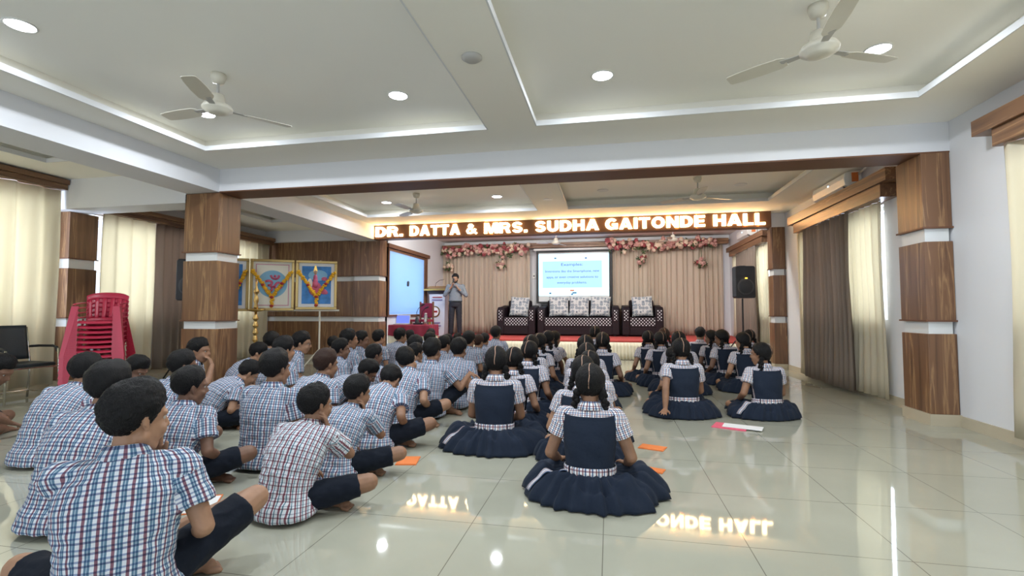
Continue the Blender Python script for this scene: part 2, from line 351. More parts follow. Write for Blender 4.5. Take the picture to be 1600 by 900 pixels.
# ---------------------------------------------------------------- people: skeleton (pure numpy)
def V(*a): return np.array(a, dtype=float)
def unit(v): return v / (np.linalg.norm(v) + 1e-12)
def rotm(axis, deg):
    a = math.radians(deg); c, s = math.cos(a), math.sin(a)
    if axis == 'x': return np.array([[1,0,0],[0,c,-s],[0,s,c]])
    if axis == 'y': return np.array([[c,0,s],[0,1,0],[-s,0,c]])
    return np.array([[c,-s,0],[s,c,0],[0,0,1]])
def ik(S, W, l1, l2, pole):
    d = W - S; L = np.linalg.norm(d); mx = (l1 + l2) * .985
    if L > mx: d = d * (mx / L); L = mx; W = S + d
    u = d / L; a = (l1*l1 - l2*l2 + L*L) / (2*L); h = math.sqrt(max(l1*l1 - a*a, 0))
    p = pole - u * (pole @ u)
    return S + u*a + unit(p)*h, W
def skeleton(p):
    """joints of one seated child in its own frame (facing +y, origin on the floor under the pelvis)"""
    L, SL = p.get('lean', 12) + (6 if p['k'] == 'b' else 0), p.get('side', 0)
    segs = [(.13, .25*L), (.15, .75*L), (.172, 1.15*L)]
    pts = [V(0, 0, .095)]
    for l, a in segs:
        d = rotm('y', SL*.8) @ rotm('x', -a) @ V(0, 0, 1)
        pts.append(pts[-1] + d*l)
    R = rotm('y', SL)
    tw = rotm('z', p.get('twist', 0))
    X = tw @ (R @ V(1, 0, 0))
    up = unit(pts[3] - pts[2])
    neckdir = unit(up*.55 + (rotm('y', SL*.6) @ rotm('x', -p.get('hp', 5)*.8) @ V(0, 0, 1))*.9)
    HR = rotm('z', p.get('hy', 0)) @ rotm('y', p.get('hr', 0)) @ rotm('x', -p.get('hp', 5))
    nb = pts[3]
    hc = nb + neckdir*(.048 if p['k'] == 'b' else .058) + HR @ V(0, .026, .080)
    sk = dict(sp=pts, X=X, neck=nb, nd=neckdir, hc=hc, HR=HR, top=hc + HR @ V(0, -.01, .132))
    for sd, key in ((1, 'R'), (-1, 'L')):
        S = pts[2]*.28 + pts[3]*.72 + X*((.176 if p['k'] == 'b' else .158)*sd) - up*.005
        sk['S'+key] = S
        pose = p.get('arm'+key, 'lap')
        face = hc + HR @ V(.02*sd, .085, -.105)
        T = {'lap': (V(.11*sd, .27, .19), V(.5*sd, -.5, -.6)), 'knee': (V(.27*sd, .26, .235), V(.9*sd, -.4, -.2)),
             'chin': (hc + HR @ V(.035*sd, .10, -.16), V(.55*sd, .15, -1)), 'cheek': (hc + HR @ V(.085*sd, .045, -.15), V(.8*sd, .25, -1)),
             'mouth': (hc + HR @ V(.06*sd, .17, -.13), V(.6*sd, .15, -1)),
             'floor': (V(.24*sd, -.24, .05), V(.3*sd, -1, 0)), 'out': (V(.36*sd, .30, .43), V(.4*sd, -.3, -1)),
             'fold': (V(-.08*sd, .26, .26), V(1*sd, 0, -.4)), 'head': (hc + HR @ V(.10*sd, .0, -.01), V(1*sd, .3, -.6)),
             'front': (V(.10*sd, .42, .13), V(1*sd, 0, -.2)), 'down': (V(.22*sd, .20, .17), V(.35*sd, -1, -.1))}[pose]
        E, W = ik(S, T[0], .245, .215, T[1])
        sk['E'+key], sk['W'+key] = E, W
        sk['pose'+key] = pose
        kz = p.get('knee'+key, .13)
        sk['hip'+key] = V(.085*sd, .02, .10)
        if p['k'] == 'g': kz = .10
        kx = (p.get('kx', .35) if sd > 0 else .32) if p['k'] == 'b' else .30; sk['K'+key] = V(kx*sd, .27 if p['k'] == 'b' else .26, kz)
        sk['A'+key] = V(-.13*sd, .30, .052) if sd > 0 else V(-.16*sd, .22, .05)
        sk['T'+key] = V(-1*sd, .18, 0) if sd > 0 else V(-1*sd, .05, 0)
    return sk
# ---------------------------------------------------------------- the room
XL, XR, YN = -7.86, 3.28, -3.0
PLY, P2Y = 5.45, 10.0
struct(MB().box((XL-.2, YN, -.12), (XR+.2, 14.6, 0)).build('floor', 'floor_tile'))
ZC, ZT = 2.96, 3.13
def slab_with_holes(mb, x0, x1, y0, y1, z0, z1, holes):
    xs = sorted({x0, x1, *[h[0] for h in holes], *[h[1] for h in holes]}); ys = sorted({y0, y1, *[h[2] for h in holes], *[h[3] for h in holes]})
    for i in range(len(xs)-1):
        for j in range(len(ys)-1):
            cx, cy = (xs[i]+xs[i+1])/2, (ys[j]+ys[j+1])/2
            if any(h[0] < cx < h[1] and h[2] < cy < h[3] for h in holes): continue
            mb.box((xs[i], ys[j], z0), (xs[i+1], ys[j+1], z1))
trays = [(-4.58, -1.20, -1.2, 4.77), (-.71, 2.66, -1.2, 4.77), (-6.90, -6.15, -1.2, 4.77), (-4.70, -1.27, 6.5, 8.86), (-.73, 2.65, 6.5, 8.84), (-6.93, -6.15, 6.5, 8.95)]
cb = MB(); slab_with_holes(cb, XL-.2, XR+.2, YN, 9.98, ZC, ZC+.045, trays)
for (a0, a1, b0, b1) in trays:      # closed sides of each raised tray, set back behind the lip
    g = .14
    for lo, hi in (((a0-g-.03, b0-g, ZC+.045), (a0-g, b1+g, ZT)), ((a1+g, b0-g, ZC+.045), (a1+g+.03, b1+g, ZT)), ((a0-g, b0-g-.03, ZC+.045), (a1+g, b0-g, ZT)), ((a0-g, b1+g, ZC+.045), (a1+g, b1+g+.03, ZT))): cb.box(lo, hi)
struct(cb.build('ceiling', 'ceiling_lower'))
struct(MB().box((XL-.2, YN, ZT), (XR+.2, 10.0, ZT+.1)).build('ceiling_tray', 'ceiling_white'))
for i, (a0, a1, b0, b1) in enumerate(trays):
    t = MB(); w_ = .012
    for lo, hi in (((a0, b0, ZC-.004), (a0+w_, b1, ZC+.05)), ((a1-w_, b0, ZC-.004), (a1, b1, ZC+.05)), ((a0+w_, b1-w_, ZC-.004), (a1-w_, b1, ZC+.05)), ((a0+w_, b0, ZC-.004), (a1-w_, b0+w_, ZC+.05))): t.box(lo, hi)
    struct(t.build('trim_%d' % (i+1), 'lip_white'))
struct(MB().box((-5.2, 10.0, 3.22), (XR+.2, 14.6, 3.32)).build('ceiling_stage', 'ceiling_white'))
# beams
struct(MB().box((-5.5, 5.45, 2.67), (XR, 5.84, ZC)).build('wall_cross_beam', 'wall_white'))
struct(MB().box((-5.0, 5.452, 2.655), (XR, 5.838, 2.67)).build('trim_7', 'beam_brown'))
struct(MB().box((-5.5, YN, 2.66), (-5.0, 5.45, ZC)).box((-5.5, 5.84, 2.66), (-5.0, 9.98, ZC)).build('wall_aisle_beam', 'wall_white'))
struct(MB().box((XL, 5.45, 2.54), (-5.5, 5.84, ZC)).build('wall_left_cross_beam', 'wall_white'))
struct(MB().box((XL, 9.98, 2.70), (-5.06, 10.32, 3.22)).box((2.97, 10.0, 2.70), (XR, 10.32, 3.22)).box((-5.06, 10.08, 2.96), (2.97, 10.32, 3.22)).build('wall_stage_header', 'wall_white'))
# walls with window openings
def wall_x(x0, x1, y0, y1, z1, holes, name, mat='wall_white'):
    mb = MB(); ys = sorted({y0, y1, *[h[0] for h in holes], *[h[1] for h in holes]})
    for j in range(len(ys)-1):
        cy = (ys[j]+ys[j+1])/2; hh = [h for h in holes if h[0] < cy < h[1]]
        if hh: mb.box((x0, ys[j], 0), (x1, ys[j+1], hh[0][2])); mb.box((x0, ys[j], hh[0][3]), (x1, ys[j+1], z1))
        else: mb.box((x0, ys[j], 0), (x1, ys[j+1], z1))
    return struct(mb.build(name, mat))
LW = [(2.7, 5.3, 1.0, 2.70), (6.02, 9.5, 1.0, 2.60)]
RW = [(1.6, 4.65, 1.0, 2.45), (6.64, 9.0, 1.0, 2.40), (10.8, 13.4, 1.0, 2.49)]
wall_x(XL-.2, XL, YN, 10.5, 3.2, LW, 'wall_left'); wall_x(XR, XR+.2, YN, 14.6, 3.3, RW, 'wall_right')
wall_x(-5.12, -5.0, 10.32, 14.4, 3.22, [(10.42, 12.72, .97, 2.56)], 'wall_stage_left')
struct(MB().box((-5.2, 14.38, 0), (XR+.2, 14.6, 3.3)).build('wall_back', 'wall_white'))
wn = 0
def window(x, y0, y1, z0, z1, sgn):
    global wn; wn += 1
    r = bpy.data.objects.new('window_%d' % wn, None); COL.objects.link(r); r.location = (x, (y0+y1)/2, z0); struct(r)
    L = y1-y0; H = z1-z0; f = MB(); k = .05
    f.box((-.03, -L/2, 0), (.03, L/2, k)); f.box((-.03, -L/2, H-k), (.03, L/2, H))
    for q in range(4):
        yy = -L/2 + (L-k)*q/3; f.box((-.03, yy, k), (.03, yy+k, H-k))
    f.build('frame', 'white_plastic', r)
    MB().box((-.004, -L/2+k, k), (.004, L/2-k, H-k)).build('pane', 'window_glass', r)
    g = MB()
    for q in range(1, 9): g.box((sgn*.07-.006, -L/2, H*q/9-.006), (sgn*.07+.006, L/2, H*q/9+.006))
    g.build('grille', 'white_plastic', r)
for h in LW: window(XL-.11, *h, 1)
for h in RW: window(XR+.11, *h, -1)
# stage side window with a pale blue horizontal blind
wn += 1
r = bpy.data.objects.new('window_%d' % wn, None); COL.objects.link(r); r.location = (-5.0, 11.57, .97); struct(r)
f = MB()
for lo, hi in (((-.05, -1.15, 0), (.03, 1.15, .05)), ((-.05, -1.15, 1.54), (.03, 1.15, 1.59)), ((-.05, -1.15, .05), (.03, -1.10, 1.54)), ((-.05, 1.10, .05), (.03, 1.15, 1.54))): f.box(lo, hi)
f.build('frame', 'beam_brown', r)
bl = MB()
for q in range(48):
    z = .055 + q*.0308; bl.add([(-.012, -1.1, z), (-.012, 1.1, z), (.004, 1.1, z+.031), (.004, -1.1, z+.031)], [(0, 1, 2, 3)])
bl.build('blind', 'blind_blue', r, solid=.002)
MB().box((-.042, -1.1, .05), (-.036, 1.1, 1.54)).build('pane', 'window_glass', r)
MB().cap((.03, -.05, .78), (.036, -.05, .86), .03, .03).build('latch', 'dark_grey', r)
struct(MB().box((-5.0, 10.34, 2.57), (-4.93, 12.95, 2.66)).box((-5.0, 12.74, .9), (-4.96, 12.84, 2.57)).build('trim_8', 'beam_brown'))
# panelled aisle wall (behind the framed pictures)
def panels(mb_list, x0, x1, y0, y1, top, parent, bands, seed=0, out=.012, zb=.11):
    """wood panels with white bands between them around a box"""
    zs = [zb] + [b for bb in bands for b in bb] + [top]
    for i in range(0, len(zs), 2):
        MB().box((x0, y0, zs[i]), (x1, y1, zs[i+1])).build('wood_panel', 'walnut', parent, bevel=.004)
    for (a_, b_) in bands:
        MB().box((x0+.02, y0+.02, a_), (x1-.02, y1-.02, b_)).build('white_band', 'band_white', parent)
        MB().box((x0-.014, y0-.014, b_-.002), (x1+.014, y1+.014, b_+.014)).build('ledge', 'beam_brown', parent)
    MB().box((x0-.015, y0-.015, 0), (x1+.015, y1+.015, zb)).build('plinth', 'plinth_tile', parent)
def pillar(x0, x1, y0, y1, top, bands):
    r = bpy.data.objects.new('pillar', None); COL.objects.link(r); r.location = ((x0+x1)/2, (y0+y1)/2, 0); struct(r)
    cx, cy = (x0+x1)/2, (y0+y1)/2
    panels(None, x0-cx, x1-cx, y0-cy, y1-cy, top, r, bands); return r
B1 = [(.87, .97), (1.76, 1.87)]
pillar(-5.52, -5.0, 5.45, 5.84, 2.655, B1)
pillar(3.03, 3.275, 5.45, 5.88, 2.655, [(.88, 1.0), (1.78, 1.91)])
pillar(-5.62, -4.985, 9.99, 10.34, 2.70, [(.87, .98), (1.78, 1.89)])
pillar(3.05, 3.275, 10.02, 10.3, 2.70, [(.88, 1.0), (1.78, 1.90)])
pillar(-7.855, -7.62, 5.6, 6.0, 2.54, [(.88, 1.0), (1.72, 1.86)])
r = bpy.data.objects.new('wall_aisle_back', None); COL.objects.link(r); r.location = (0, 0, 0); struct(r)
panels(None, XL+.01, -5.63, 10.1, 10.3, 2.70, r, [(.87, .98), (1.78, 1.89)])
struct(MB().box((XL, 10.3, 0), (-5.0, 10.42, 3.2)).build('wall_aisle_end', 'wall_white'))
# baseboards
struct(MB().box((XR-.012, YN, 0), (XR, 5.44, .105)).box((XR-.012, 5.9, 0), (XR, 10.0, .105)).box((XR-.012, 10.32, 0), (XR, 11.3, .105)).build('baseboard_right', 'plinth_tile'))
struct(MB().box((XL, YN, 0), (XL+.012, 5.58, .105)).box((XL, 6.02, 0), (XL+.012, 10.08, .105)).build('baseboard_left', 'plinth_tile'))
# stage
st = bpy.data.objects.new('stage', None); COL.objects.link(st); st.location = (-.85, 12.85, 0)
tag(st, 'low stage covered with red carpet and a cream pleated skirt along its front', 'stage')
MB().box((-4.14, -1.45, 0), (4.12, 1.52, .40)).build('platform', 'beam_brown', st)
MB().box((-4.14, -1.47, .40), (4.12, 1.52, .43)).build('carpet', 'carpet_red', st)
rows = []
for i in range(900):
    x = -4.14 + 8.26*i/899; ph = x*2*math.pi/.075
    for_z = []
    for k, z in enumerate((.395, .30, .15, .01)):
        am = .008 + .012*k/3
        for_z.append((x, -1.485 - am - am*math.sin(ph + .8*math.sin(x*9)) , z))
    rows.append(for_z)
MB().loft(rows, closed=False).build('pleated_skirt', 'skirt_cream', st, smooth=True, solid=.002)
# ---------------------------------------------------------------- curtains and pelmets
def curtain(p0, p1, z0, z1, mat, label, lam=.16, amp=.05, group=None, flare=0, gather=0, seed=1):
    rnd = random.Random(seed); p0 = np.array(p0, float); p1 = np.array(p1, float); L = np.linalg.norm(p1-p0); d = (p1-p0)/L; n = np.array([-d[1], d[0]])
    mid = (p0+p1)/2; NX = max(60, int(L/lam*14)); NZ = 10
    ph = []; a_ = 0
    lams = [lam*rnd.uniform(.6, 1.5) for _ in range(400)]; amps = [amp*rnd.uniform(.55, 1.25) for _ in range(400)]
    cum = 0; idx = 0; rows = []
    for i in range(NX+1):
        s = L*i/NX
        while s > cum + lams[idx]: cum += lams[idx]; idx += 1
        t = (s-cum)/lams[idx]; w_ = math.sin(2*math.pi*t); am = amps[idx]
        col = []
        for k in range(NZ+1):
            q = k/NZ; z = z1 + (z0-z1)*q
            aa = am*(.55 + .45*q) ; off = aa*(w_ + .25*math.sin(4*math.pi*t + q*2)) + .012*math.sin(q*5 + s*3)
            ss = s - L/2; ss *= 1 + flare*q
            pt = d*ss + n*off
            col.append((pt[0], pt[1], z))
        rows.append(col)
    o = MB().loft(rows, closed=False).build('curtain', mat, smooth=True, loc=(mid[0], mid[1], 0), solid=.003)
    return tag(o, label, 'curtain', group)
def pelmet(x0, x1, y0, y1, z0, z1, label, mat='walnut_along', inner=None):
    t = thing('curtain_pelmet', label, 'pelmet', ((x0+x1)/2, (y0+y1)/2, z0)); cx, cy = (x0+x1)/2, (y0+y1)/2
    zm = z0 + (z1-z0)*.52
    ins = inner if inner is not None else .18
    if abs(y1-y0) > abs(x1-x0):
        MB().box((x0-cx, y0+ins-cy, 0), (x1-cx, y1-ins-cy, zm-z0)).build('lower_board', mat, t, bevel=.004)
        MB().box((x0-.03*(1 if cx > 0 else 0)-cx, y0-cy, zm-z0), (x1+.03*(1 if cx < 0 else 0)-cx, y1-cy, z1-z0)).build('upper_board', mat, t, bevel=.004)
    else:
        MB().box((x0-cx, y0-cy, 0), (x1-cx, y1-cy, zm-z0)).build('lower_board', mat, t, bevel=.004)
        MB().box((x0-cx, y0-.03-cy, zm-z0), (x1-cx, y1-cy, z1-z0)).build('upper_board', mat, t, bevel=.004)
    return t
# left aisle
curtain((-7.58, 2.3), (-7.58, 5.42), .10, 2.795, 'curtain_cream', 'wide cream curtain on the left wall, glowing above the sill, behind the black chair', lam=.22, amp=.065, seed=3)
pelmet(-7.86, -7.46, 2.0, 5.44, 2.80, 2.94, 'dark wood pelmet over the wide cream curtain at the left picture edge', inner=.0)
curtain((-7.70, 6.13), (-7.70, 7.03), .10, 2.62, 'curtain_cream', 'cream curtain just behind the stack of red chairs, bright slit of window beside it', lam=.2, amp=.045, seed=5)
curtain((-7.70, 7.04), (-7.70, 8.95), .10, 2.62, 'curtain_brown', 'brown curtain in the left aisle behind the half hidden loudspeaker', lam=.13, amp=.045, seed=6)
curtain((-7.70, 8.98), (-7.70, 9.92), .10, 2.62, 'curtain_cream', 'cream curtain at the far end of the left aisle behind the framed pictures', lam=.2, amp=.045, seed=7)
pelmet(-7.855, -7.60, 6.05, 9.95, 2.62, 2.78, 'wood pelmet over the far left aisle curtains beyond the pillar', inner=.0)
# right wall
pelmet(3.08, 3.275, 6.12, 9.2, 2.42, 2.72, 'stepped wood pelmet under the nearer air conditioner on the right wall')
curtain((3.205, 6.55), (3.205, 7.44), .06, 2.418, 'curtain_cream', 'cream curtain nearest the big right pillar, bright window slit beside it', lam=.14, amp=.032, flare=.05, seed=8)
curtain((3.11, 7.14), (3.11, 8.72), .06, 2.418, 'curtain_brown', 'brown pleated curtain in the middle of the right wall window', lam=.15, amp=.05, seed=9)
curtain((3.17, 8.74), (3.17, 9.12), .06, 2.418, 'curtain_cream', 'narrow cream curtain left of the brown one on the right wall', lam=.13, amp=.035, seed=10)
pelmet(3.12, 3.275, 1.2, 4.86, 2.46, 2.74, 'stepped wood pelmet at the top right picture edge')
curtain((3.19, 1.6), (3.19, 4.66), .10, 2.455, 'curtain_cream', 'cream curtain cut by the right picture edge', lam=.2, amp=.04, seed=11)
# stage right side
pelmet(3.08, 3.275, 10.6, 13.75, 2.52, 2.76, 'wood pelmet on the stage right wall above the loudspeaker')
curtain((3.205, 10.75), (3.205, 11.6), .44, 2.518, 'curtain_cream', 'cream curtain beside the far right pillar behind the loudspeaker stand', lam=.14, amp=.035, seed=12)
curtain((3.12, 11.32), (3.12, 13.0), .44, 2.518, 'curtain_brown', 'brown curtain on the stage right wall behind the loudspeaker', lam=.14, amp=.045, seed=13)
curtain((3.17, 13.02), (3.17, 13.6), .44, 2.518, 'curtain_cream', 'cream curtain deepest on the stage right wall', lam=.14, amp=.035, seed=14)
# stage back
curtain((-5.0, 14.24), (-2.30, 14.24), .44, 2.945, 'curtain_stage', 'beige pleated curtain on the stage back wall left of the projection screen', lam=.12, amp=.045, seed=15)
curtain((.10, 14.24), (3.08, 14.24), .44, 2.945, 'curtain_stage', 'beige pleated curtain on the stage back wall right of the projection screen', lam=.12, amp=.045, seed=16)
pelmet(-4.99, 3.2, 14.12, 14.37, 2.95, 3.10, 'long wood pelmet across the stage back wall behind the flower garlands', mat='walnut_cross')
# ---------------------------------------------------------------- ceiling lamps, fans
def downlight(x, y, z, on, label, r=.085):
    t = thing('ceiling_light', label, 'light', (x, y, z), group=None)
    MB().lathe([(r*.8, 0), (r*1.12, 0), (r*1.15, -.006), (r*1.02, -.010), (r*.98, -.004)], 28).build('trim_ring', 'white_plastic', t, smooth=True)
    MB().lathe([(.001, -.008), (r*.96, -.008), (r*.98, -.002), (.001, -.002)], 28).build('diffuser', 'lamp_on' if on else 'white_plastic', t)
    if on:
        area('downlight_beam', (x, y, z-.014), (0, 0, 0), r*1.8, 0, DOWNLIGHT_W, (.88, .94, 1.0), 'DISK')
    return t
for x, y, on, l in ((-4.08, 2.62, 1, 'lit round ceiling light nearest the top left corner'), (-4.06, 4.22, 1, 'lit round ceiling light just below the left ceiling fan'), (-1.93, 4.2, 1, 'lit round ceiling light in the left tray near the central ceiling band'),
                    (-.04, 4.18, 1, 'lit round ceiling light in the right tray near the central ceiling band'), (2.06, 4.17, 1, 'lit round ceiling light right of the large right ceiling fan'),
                    (-1.93, 2.3, 1, 'lit ceiling light above the camera in the left tray'), (-.04, 2.3, 1, 'lit ceiling light above the camera in the right tray'), (2.06, 2.3, 1, 'lit ceiling light above the right aisle'),
                    (-4.06, 8.38, 1, 'lit round ceiling light beside the far left fan'), (-1.93, 8.32, 1, 'lit round ceiling light above the letter S of the hall sign'),
                    (-.09, 8.25, 0, 'unlit round ceiling light right of the far ceiling band'), (2.08, 8.29, 0, 'unlit round ceiling light right of the far right fan')):
    downlight(x, y, ZT, on, l)
downlight(-.99, 8.0, ZC, 0, 'unlit round ceiling light set in the far ceiling band', .07)
sd = thing('smoke_detector', 'small grey round detector on the central ceiling band', 'detector', (-.97, 3.36, ZC))
MB().lathe([(.001, 0), (.075, 0), (.075, -.012), (.05, -.03), (.001, -.032)], 24).build('housing', 'pole_grey', sd, smooth=True)
def fan(x, y, z, rot, label, R=.60, blade='cream_metal'):
    t = thing('ceiling_fan', label, 'ceiling fan', (x, y, z), rot)
    MB().lathe([(.001, 0), (.06, 0), (.062, -.03), (.045, -.075), (.012, -.085)], 24).build('canopy', 'cream_metal', t, smooth=True)
    MB().cap((0, 0, -.07), (0, 0, -.22), .011).build('down_rod', 'pole_grey', t, smooth=True)
    MB().lathe([(.012, -.17), (.05, -.18), (.06, -.24), (.07, -.262), (.105, -.272), (.118, -.295), (.115, -.315), (.09, -.325), (.088, -.333), (.05, -.345), (.001, -.348)], 32).build('motor_housing', 'cream_metal', t, smooth=True)
    for k in range(3):
        a = k*2*math.pi/3; ca, sa = math.cos(a), math.sin(a)
        def P(r, w_, z_): return (r*ca - w_*sa, r*sa + w_*ca, z_)
        b = MB(); rings = []
        for r, w_, tw in ((.20, .035, .010), (.24, .055, .012), (.38, .062, .012), (.52, .058, .010), (R-.01, .05, .008), (R, .035, .006)):
            rings.append([P(r, -w_, -.30-tw), P(r, w_, -.30+tw), P(r, w_, -.305+tw), P(r, -w_, -.305-tw)])
        b.loft(rings).build('blade', blade, t)
        MB().loft([[P(.09, -.02, -.298), P(.09, .02, -.298), P(.09, .02, -.304), P(.09, -.02, -.304)], [P(.235, -.03, -.304), P(.235, .03, -.296), P(.235, .03, -.301), P(.235, -.03, -.309)]]).build('blade_bracket', 'pole_grey', t)
    return t
fan(-3.27, 3.52, ZT, math.radians(54), 'cream three blade ceiling fan in the left tray close to the camera')
fan(1.38, 3.49, ZT, math.radians(144), 'large cream three blade ceiling fan at the top right of the picture')
fan(-3.25, 7.85, ZT, math.radians(20), 'small looking ceiling fan above the left end of the hall sign')
fan(1.33, 7.72, ZT, math.radians(28), 'ceiling fan above the right end of the hall sign')
fan(-1.38, 12.9, 3.22, math.radians(70), 'ceiling fan over the stage left of the screen, just under the hall sign', R=.5)
fan(1.6, 12.9, 3.22, math.radians(10), 'ceiling fan over the stage above the right flower garland', R=.5)
# ---------------------------------------------------------------- hall sign
sg = thing('hall_sign', 'long brown fascia with glowing raised letters naming the hall, above the stage opening', 'sign', (-1.03, 9.86, 2.66))
MB().box((-4.02, -.12, 0), (3.99, .12, .31)).build('board', 'beam_brown', sg, bevel=.004)
def X_at(px, y=9.72):   # lettering positions measured along the board
    u = (px-800)/762; c, s_ = math.cos(math.radians(11.281)), math.sin(math.radians(11.281))
    return y*(u*c - s_)/(c + u*s_)
def GL(ch):
    """heavy sans capitals drawn from bars and bent strokes in a unit-high box: (width, [closed polygons])"""
    t = .25
    def box(x0, z0, x1, z1): return [(x0, z0), (x1, z0), (x1, z1), (x0, z1)]
    def stroke(pts, w_, closed=False):
        P = [V(*q) for q in pts]; L_, R_ = [], []; ws = w_ if hasattr(w_, '__len__') else [w_]*len(P)
        for i, p in enumerate(P):
            d = P[(i+1) % len(P) if closed else min(i+1, len(P)-1)] - P[i-1 if (closed or i) else 0]; d = d/np.linalg.norm(d); n = V(-d[1], d[0])*ws[i]/2; L_.append(p+n); R_.append(p-n)
        out = []
        for i in range(len(P) - (0 if closed else 1)): k = (i+1) % len(P); out.append([tuple(L_[i]), tuple(R_[i]), tuple(R_[k]), tuple(L_[k])])
        return out
    def arc(cx, cz, rx, rz, a0, a1, n=14): return [(cx + rx*math.cos(math.radians(a)), cz + rz*math.sin(math.radians(a))) for a in np.linspace(a0, a1, n)]
    if ch == 'D': return .80, [box(0, 0, t, 1)] + stroke([(.2, .895)] + arc(.36, .5, .315, .395, 90, -90) + [(.2, .105)], [.21] + [.21 + .05*math.sin(math.pi*i/13) for i in range(14)] + [.21])
    if ch == 'R': return .82, [box(0, 0, t, 1)] + stroke([(.2, .90)] + arc(.48, .70, .19, .20, 90, -90) + [(.2, .50)], .20) + [[(.54, 0), (.82, 0), (.66, .46), (.40, .46)]]
    if ch == 'A': return .88, [[(0, 0), (.26, 0), (.54, 1), (.30, 1)], [(.62, 0), (.88, 0), (.58, 1), (.34, 1)], box(.20, .18, .68, .37)]
    if ch == 'T': return .74, [box(0, .79, .74, 1), box(.245, 0, .495, .85)]
    if ch == 'M': return 1.0, [box(0, 0, .23, 1), box(.77, 0, 1, 1), [(.02, 1), (.34, 1), (.60, 0), (.40, 0)], [(.66, 1), (.98, 1), (.60, 0), (.40, 0)]]
    if ch == 'S': return .76, stroke(arc(.38, .705, .255, .195, 12, 250, 16) + arc(.38, .295, .255, .195, 70, -168, 16), .21)
    if ch == 'U': return .78, stroke([(.125, 1), (.125, .5)] + arc(.39, .37, .265, .265, 180, 360) + [(.655, .5), (.655, 1)], .24)
    if ch == 'H': return .78, [box(0, 0, t, 1), box(.53, 0, .78, 1), box(.1, .40, .7, .61)]
    if ch == 'G': return .84, stroke(arc(.43, .5, .31, .395, 42, 318, 24), [.22 + .04*abs(math.sin(math.pi*i/23)) for i in range(24)]) + [box(.44, .36, .84, .54), box(.64, .03, .84, .5)]
    if ch == 'I': return .25, [box(0, 0, .25, 1)]
    if ch == 'O': return .88, stroke(arc(.44, .5, .315, .395, 0, 360, 33)[:-1], .235, True)
    if ch == 'N': return .80, [box(0, 0, .24, 1), box(.56, 0, .80, 1), [(0, 1), (.26, 1), (.80, 0), (.54, 0)]]
    if ch == 'E': return .68, [box(0, 0, t, 1), box(.1, 0, .68, .20), box(.1, .80, .68, 1), box(.1, .41, .63, .60)]
    if ch == 'L': return .62, [box(0, 0, t, 1), box(.1, 0, .62, .20)]
    if ch == '.': return .24, [box(0, 0, .24, .23)]
    if ch == '&': return .90, stroke([(.86, .02), (.60, .28), (.30, .62), (.255, .78), (.33, .89), (.46, .89), (.54, .78), (.46, .63), (.20, .44), (.12, .28), (.20, .12), (.38, .09), (.55, .17), (.68, .32), (.76, .50)], .175)
for wd, a_, b_ in (('DR.', 585, 628), ('DATTA', 639, 718), ('&', 727, 745), ('MRS.', 756, 824), ('SUDHA', 836, 937), ('GAITONDE', 947, 1104), ('HALL', 1117, 1199)):
    x0, x1 = X_at(a_), X_at(b_); gl = [GL(c_) for c_ in wd]; sp = .09
    tot = sum(g_[0] for g_ in gl) + sp*(len(wd)-1); k_ = (x1-x0)/tot; xx = x0 + 1.03
    for w_, polys in gl:
        b = MB()
        for pg in polys: b.prism([(xx + px_*k_, .047 + pz_*.215) for px_, pz_ in pg], -.142, -.120)
        b.build('letter', 'letter_glow', sg); xx += (w_ + sp)*k_
# ---------------------------------------------------------------- air conditioners
def aircon(x, y, z, L, label):
    t = thing('air_conditioner', label, 'air conditioner', (x, y, z)); t.scale = (1, 1, .81)
    prof = [(0, 0), (-.13, 0), (-.20, .05), (-.215, .16), (-.20, .25), (-.10, .285), (0, .285)]
    b = MB(); b.loft([[(px, -L/2, pz) for px, pz in prof], [(px, L/2, pz) for px, pz in prof]]).build('body', 'white_plastic', t, bevel=.008)
    MB().loft([[(-.135, -L/2+.05, -.004), (-.195, -L/2+.05, .04), (-.205, -L/2+.05, .03), (-.14, -L/2+.05, -.012)], [(-.135, L/2-.05, -.004), (-.195, L/2-.05, .04), (-.205, L/2-.05, .03), (-.14, L/2-.05, -.012)]]).build('air_outlet', 'dark_grey', t)
    MB().obox((-.185, 0, .012), (.09, L-.12, .006), rotm('y', 40)).build('louvre', 'white_plastic', t)
    MB().box((-.222, -.05, .16), (-.214, -.03, .175)).build('display_light', 'led_blue', t)
    MB().box((-.12, -L/2-.003, .10), (-.04, -L/2, .25)).build('rating_label', 'orange_paper', t)
    return t
aircon(3.27, 7.62, 2.726, 1.02, 'white split air conditioner above the pelmet on the right wall, nearer one')
aircon(3.27, 12.2, 2.80, .95, 'white split air conditioner on the stage right wall, farther one')
def cable(pts, r, label, name='cable', mat='white_plastic'):
    o = MB().tube(pts, r).build(name, mat, smooth=True); return tag(o, label, 'cable')
cable([(3.22, 7.08, 2.90), (3.2, 6.8, 2.92), (3.19, 6.5, 2.90), (3.19, 6.2, 2.88), (3.2, 6.02, 2.80), (3.2, 5.98, 2.6), (3.24, 6.0, 2.45), (3.26, 6.03, 2.35)], .012, 'white pipe running from the nearer air conditioner round the pelmet end to the pillar')
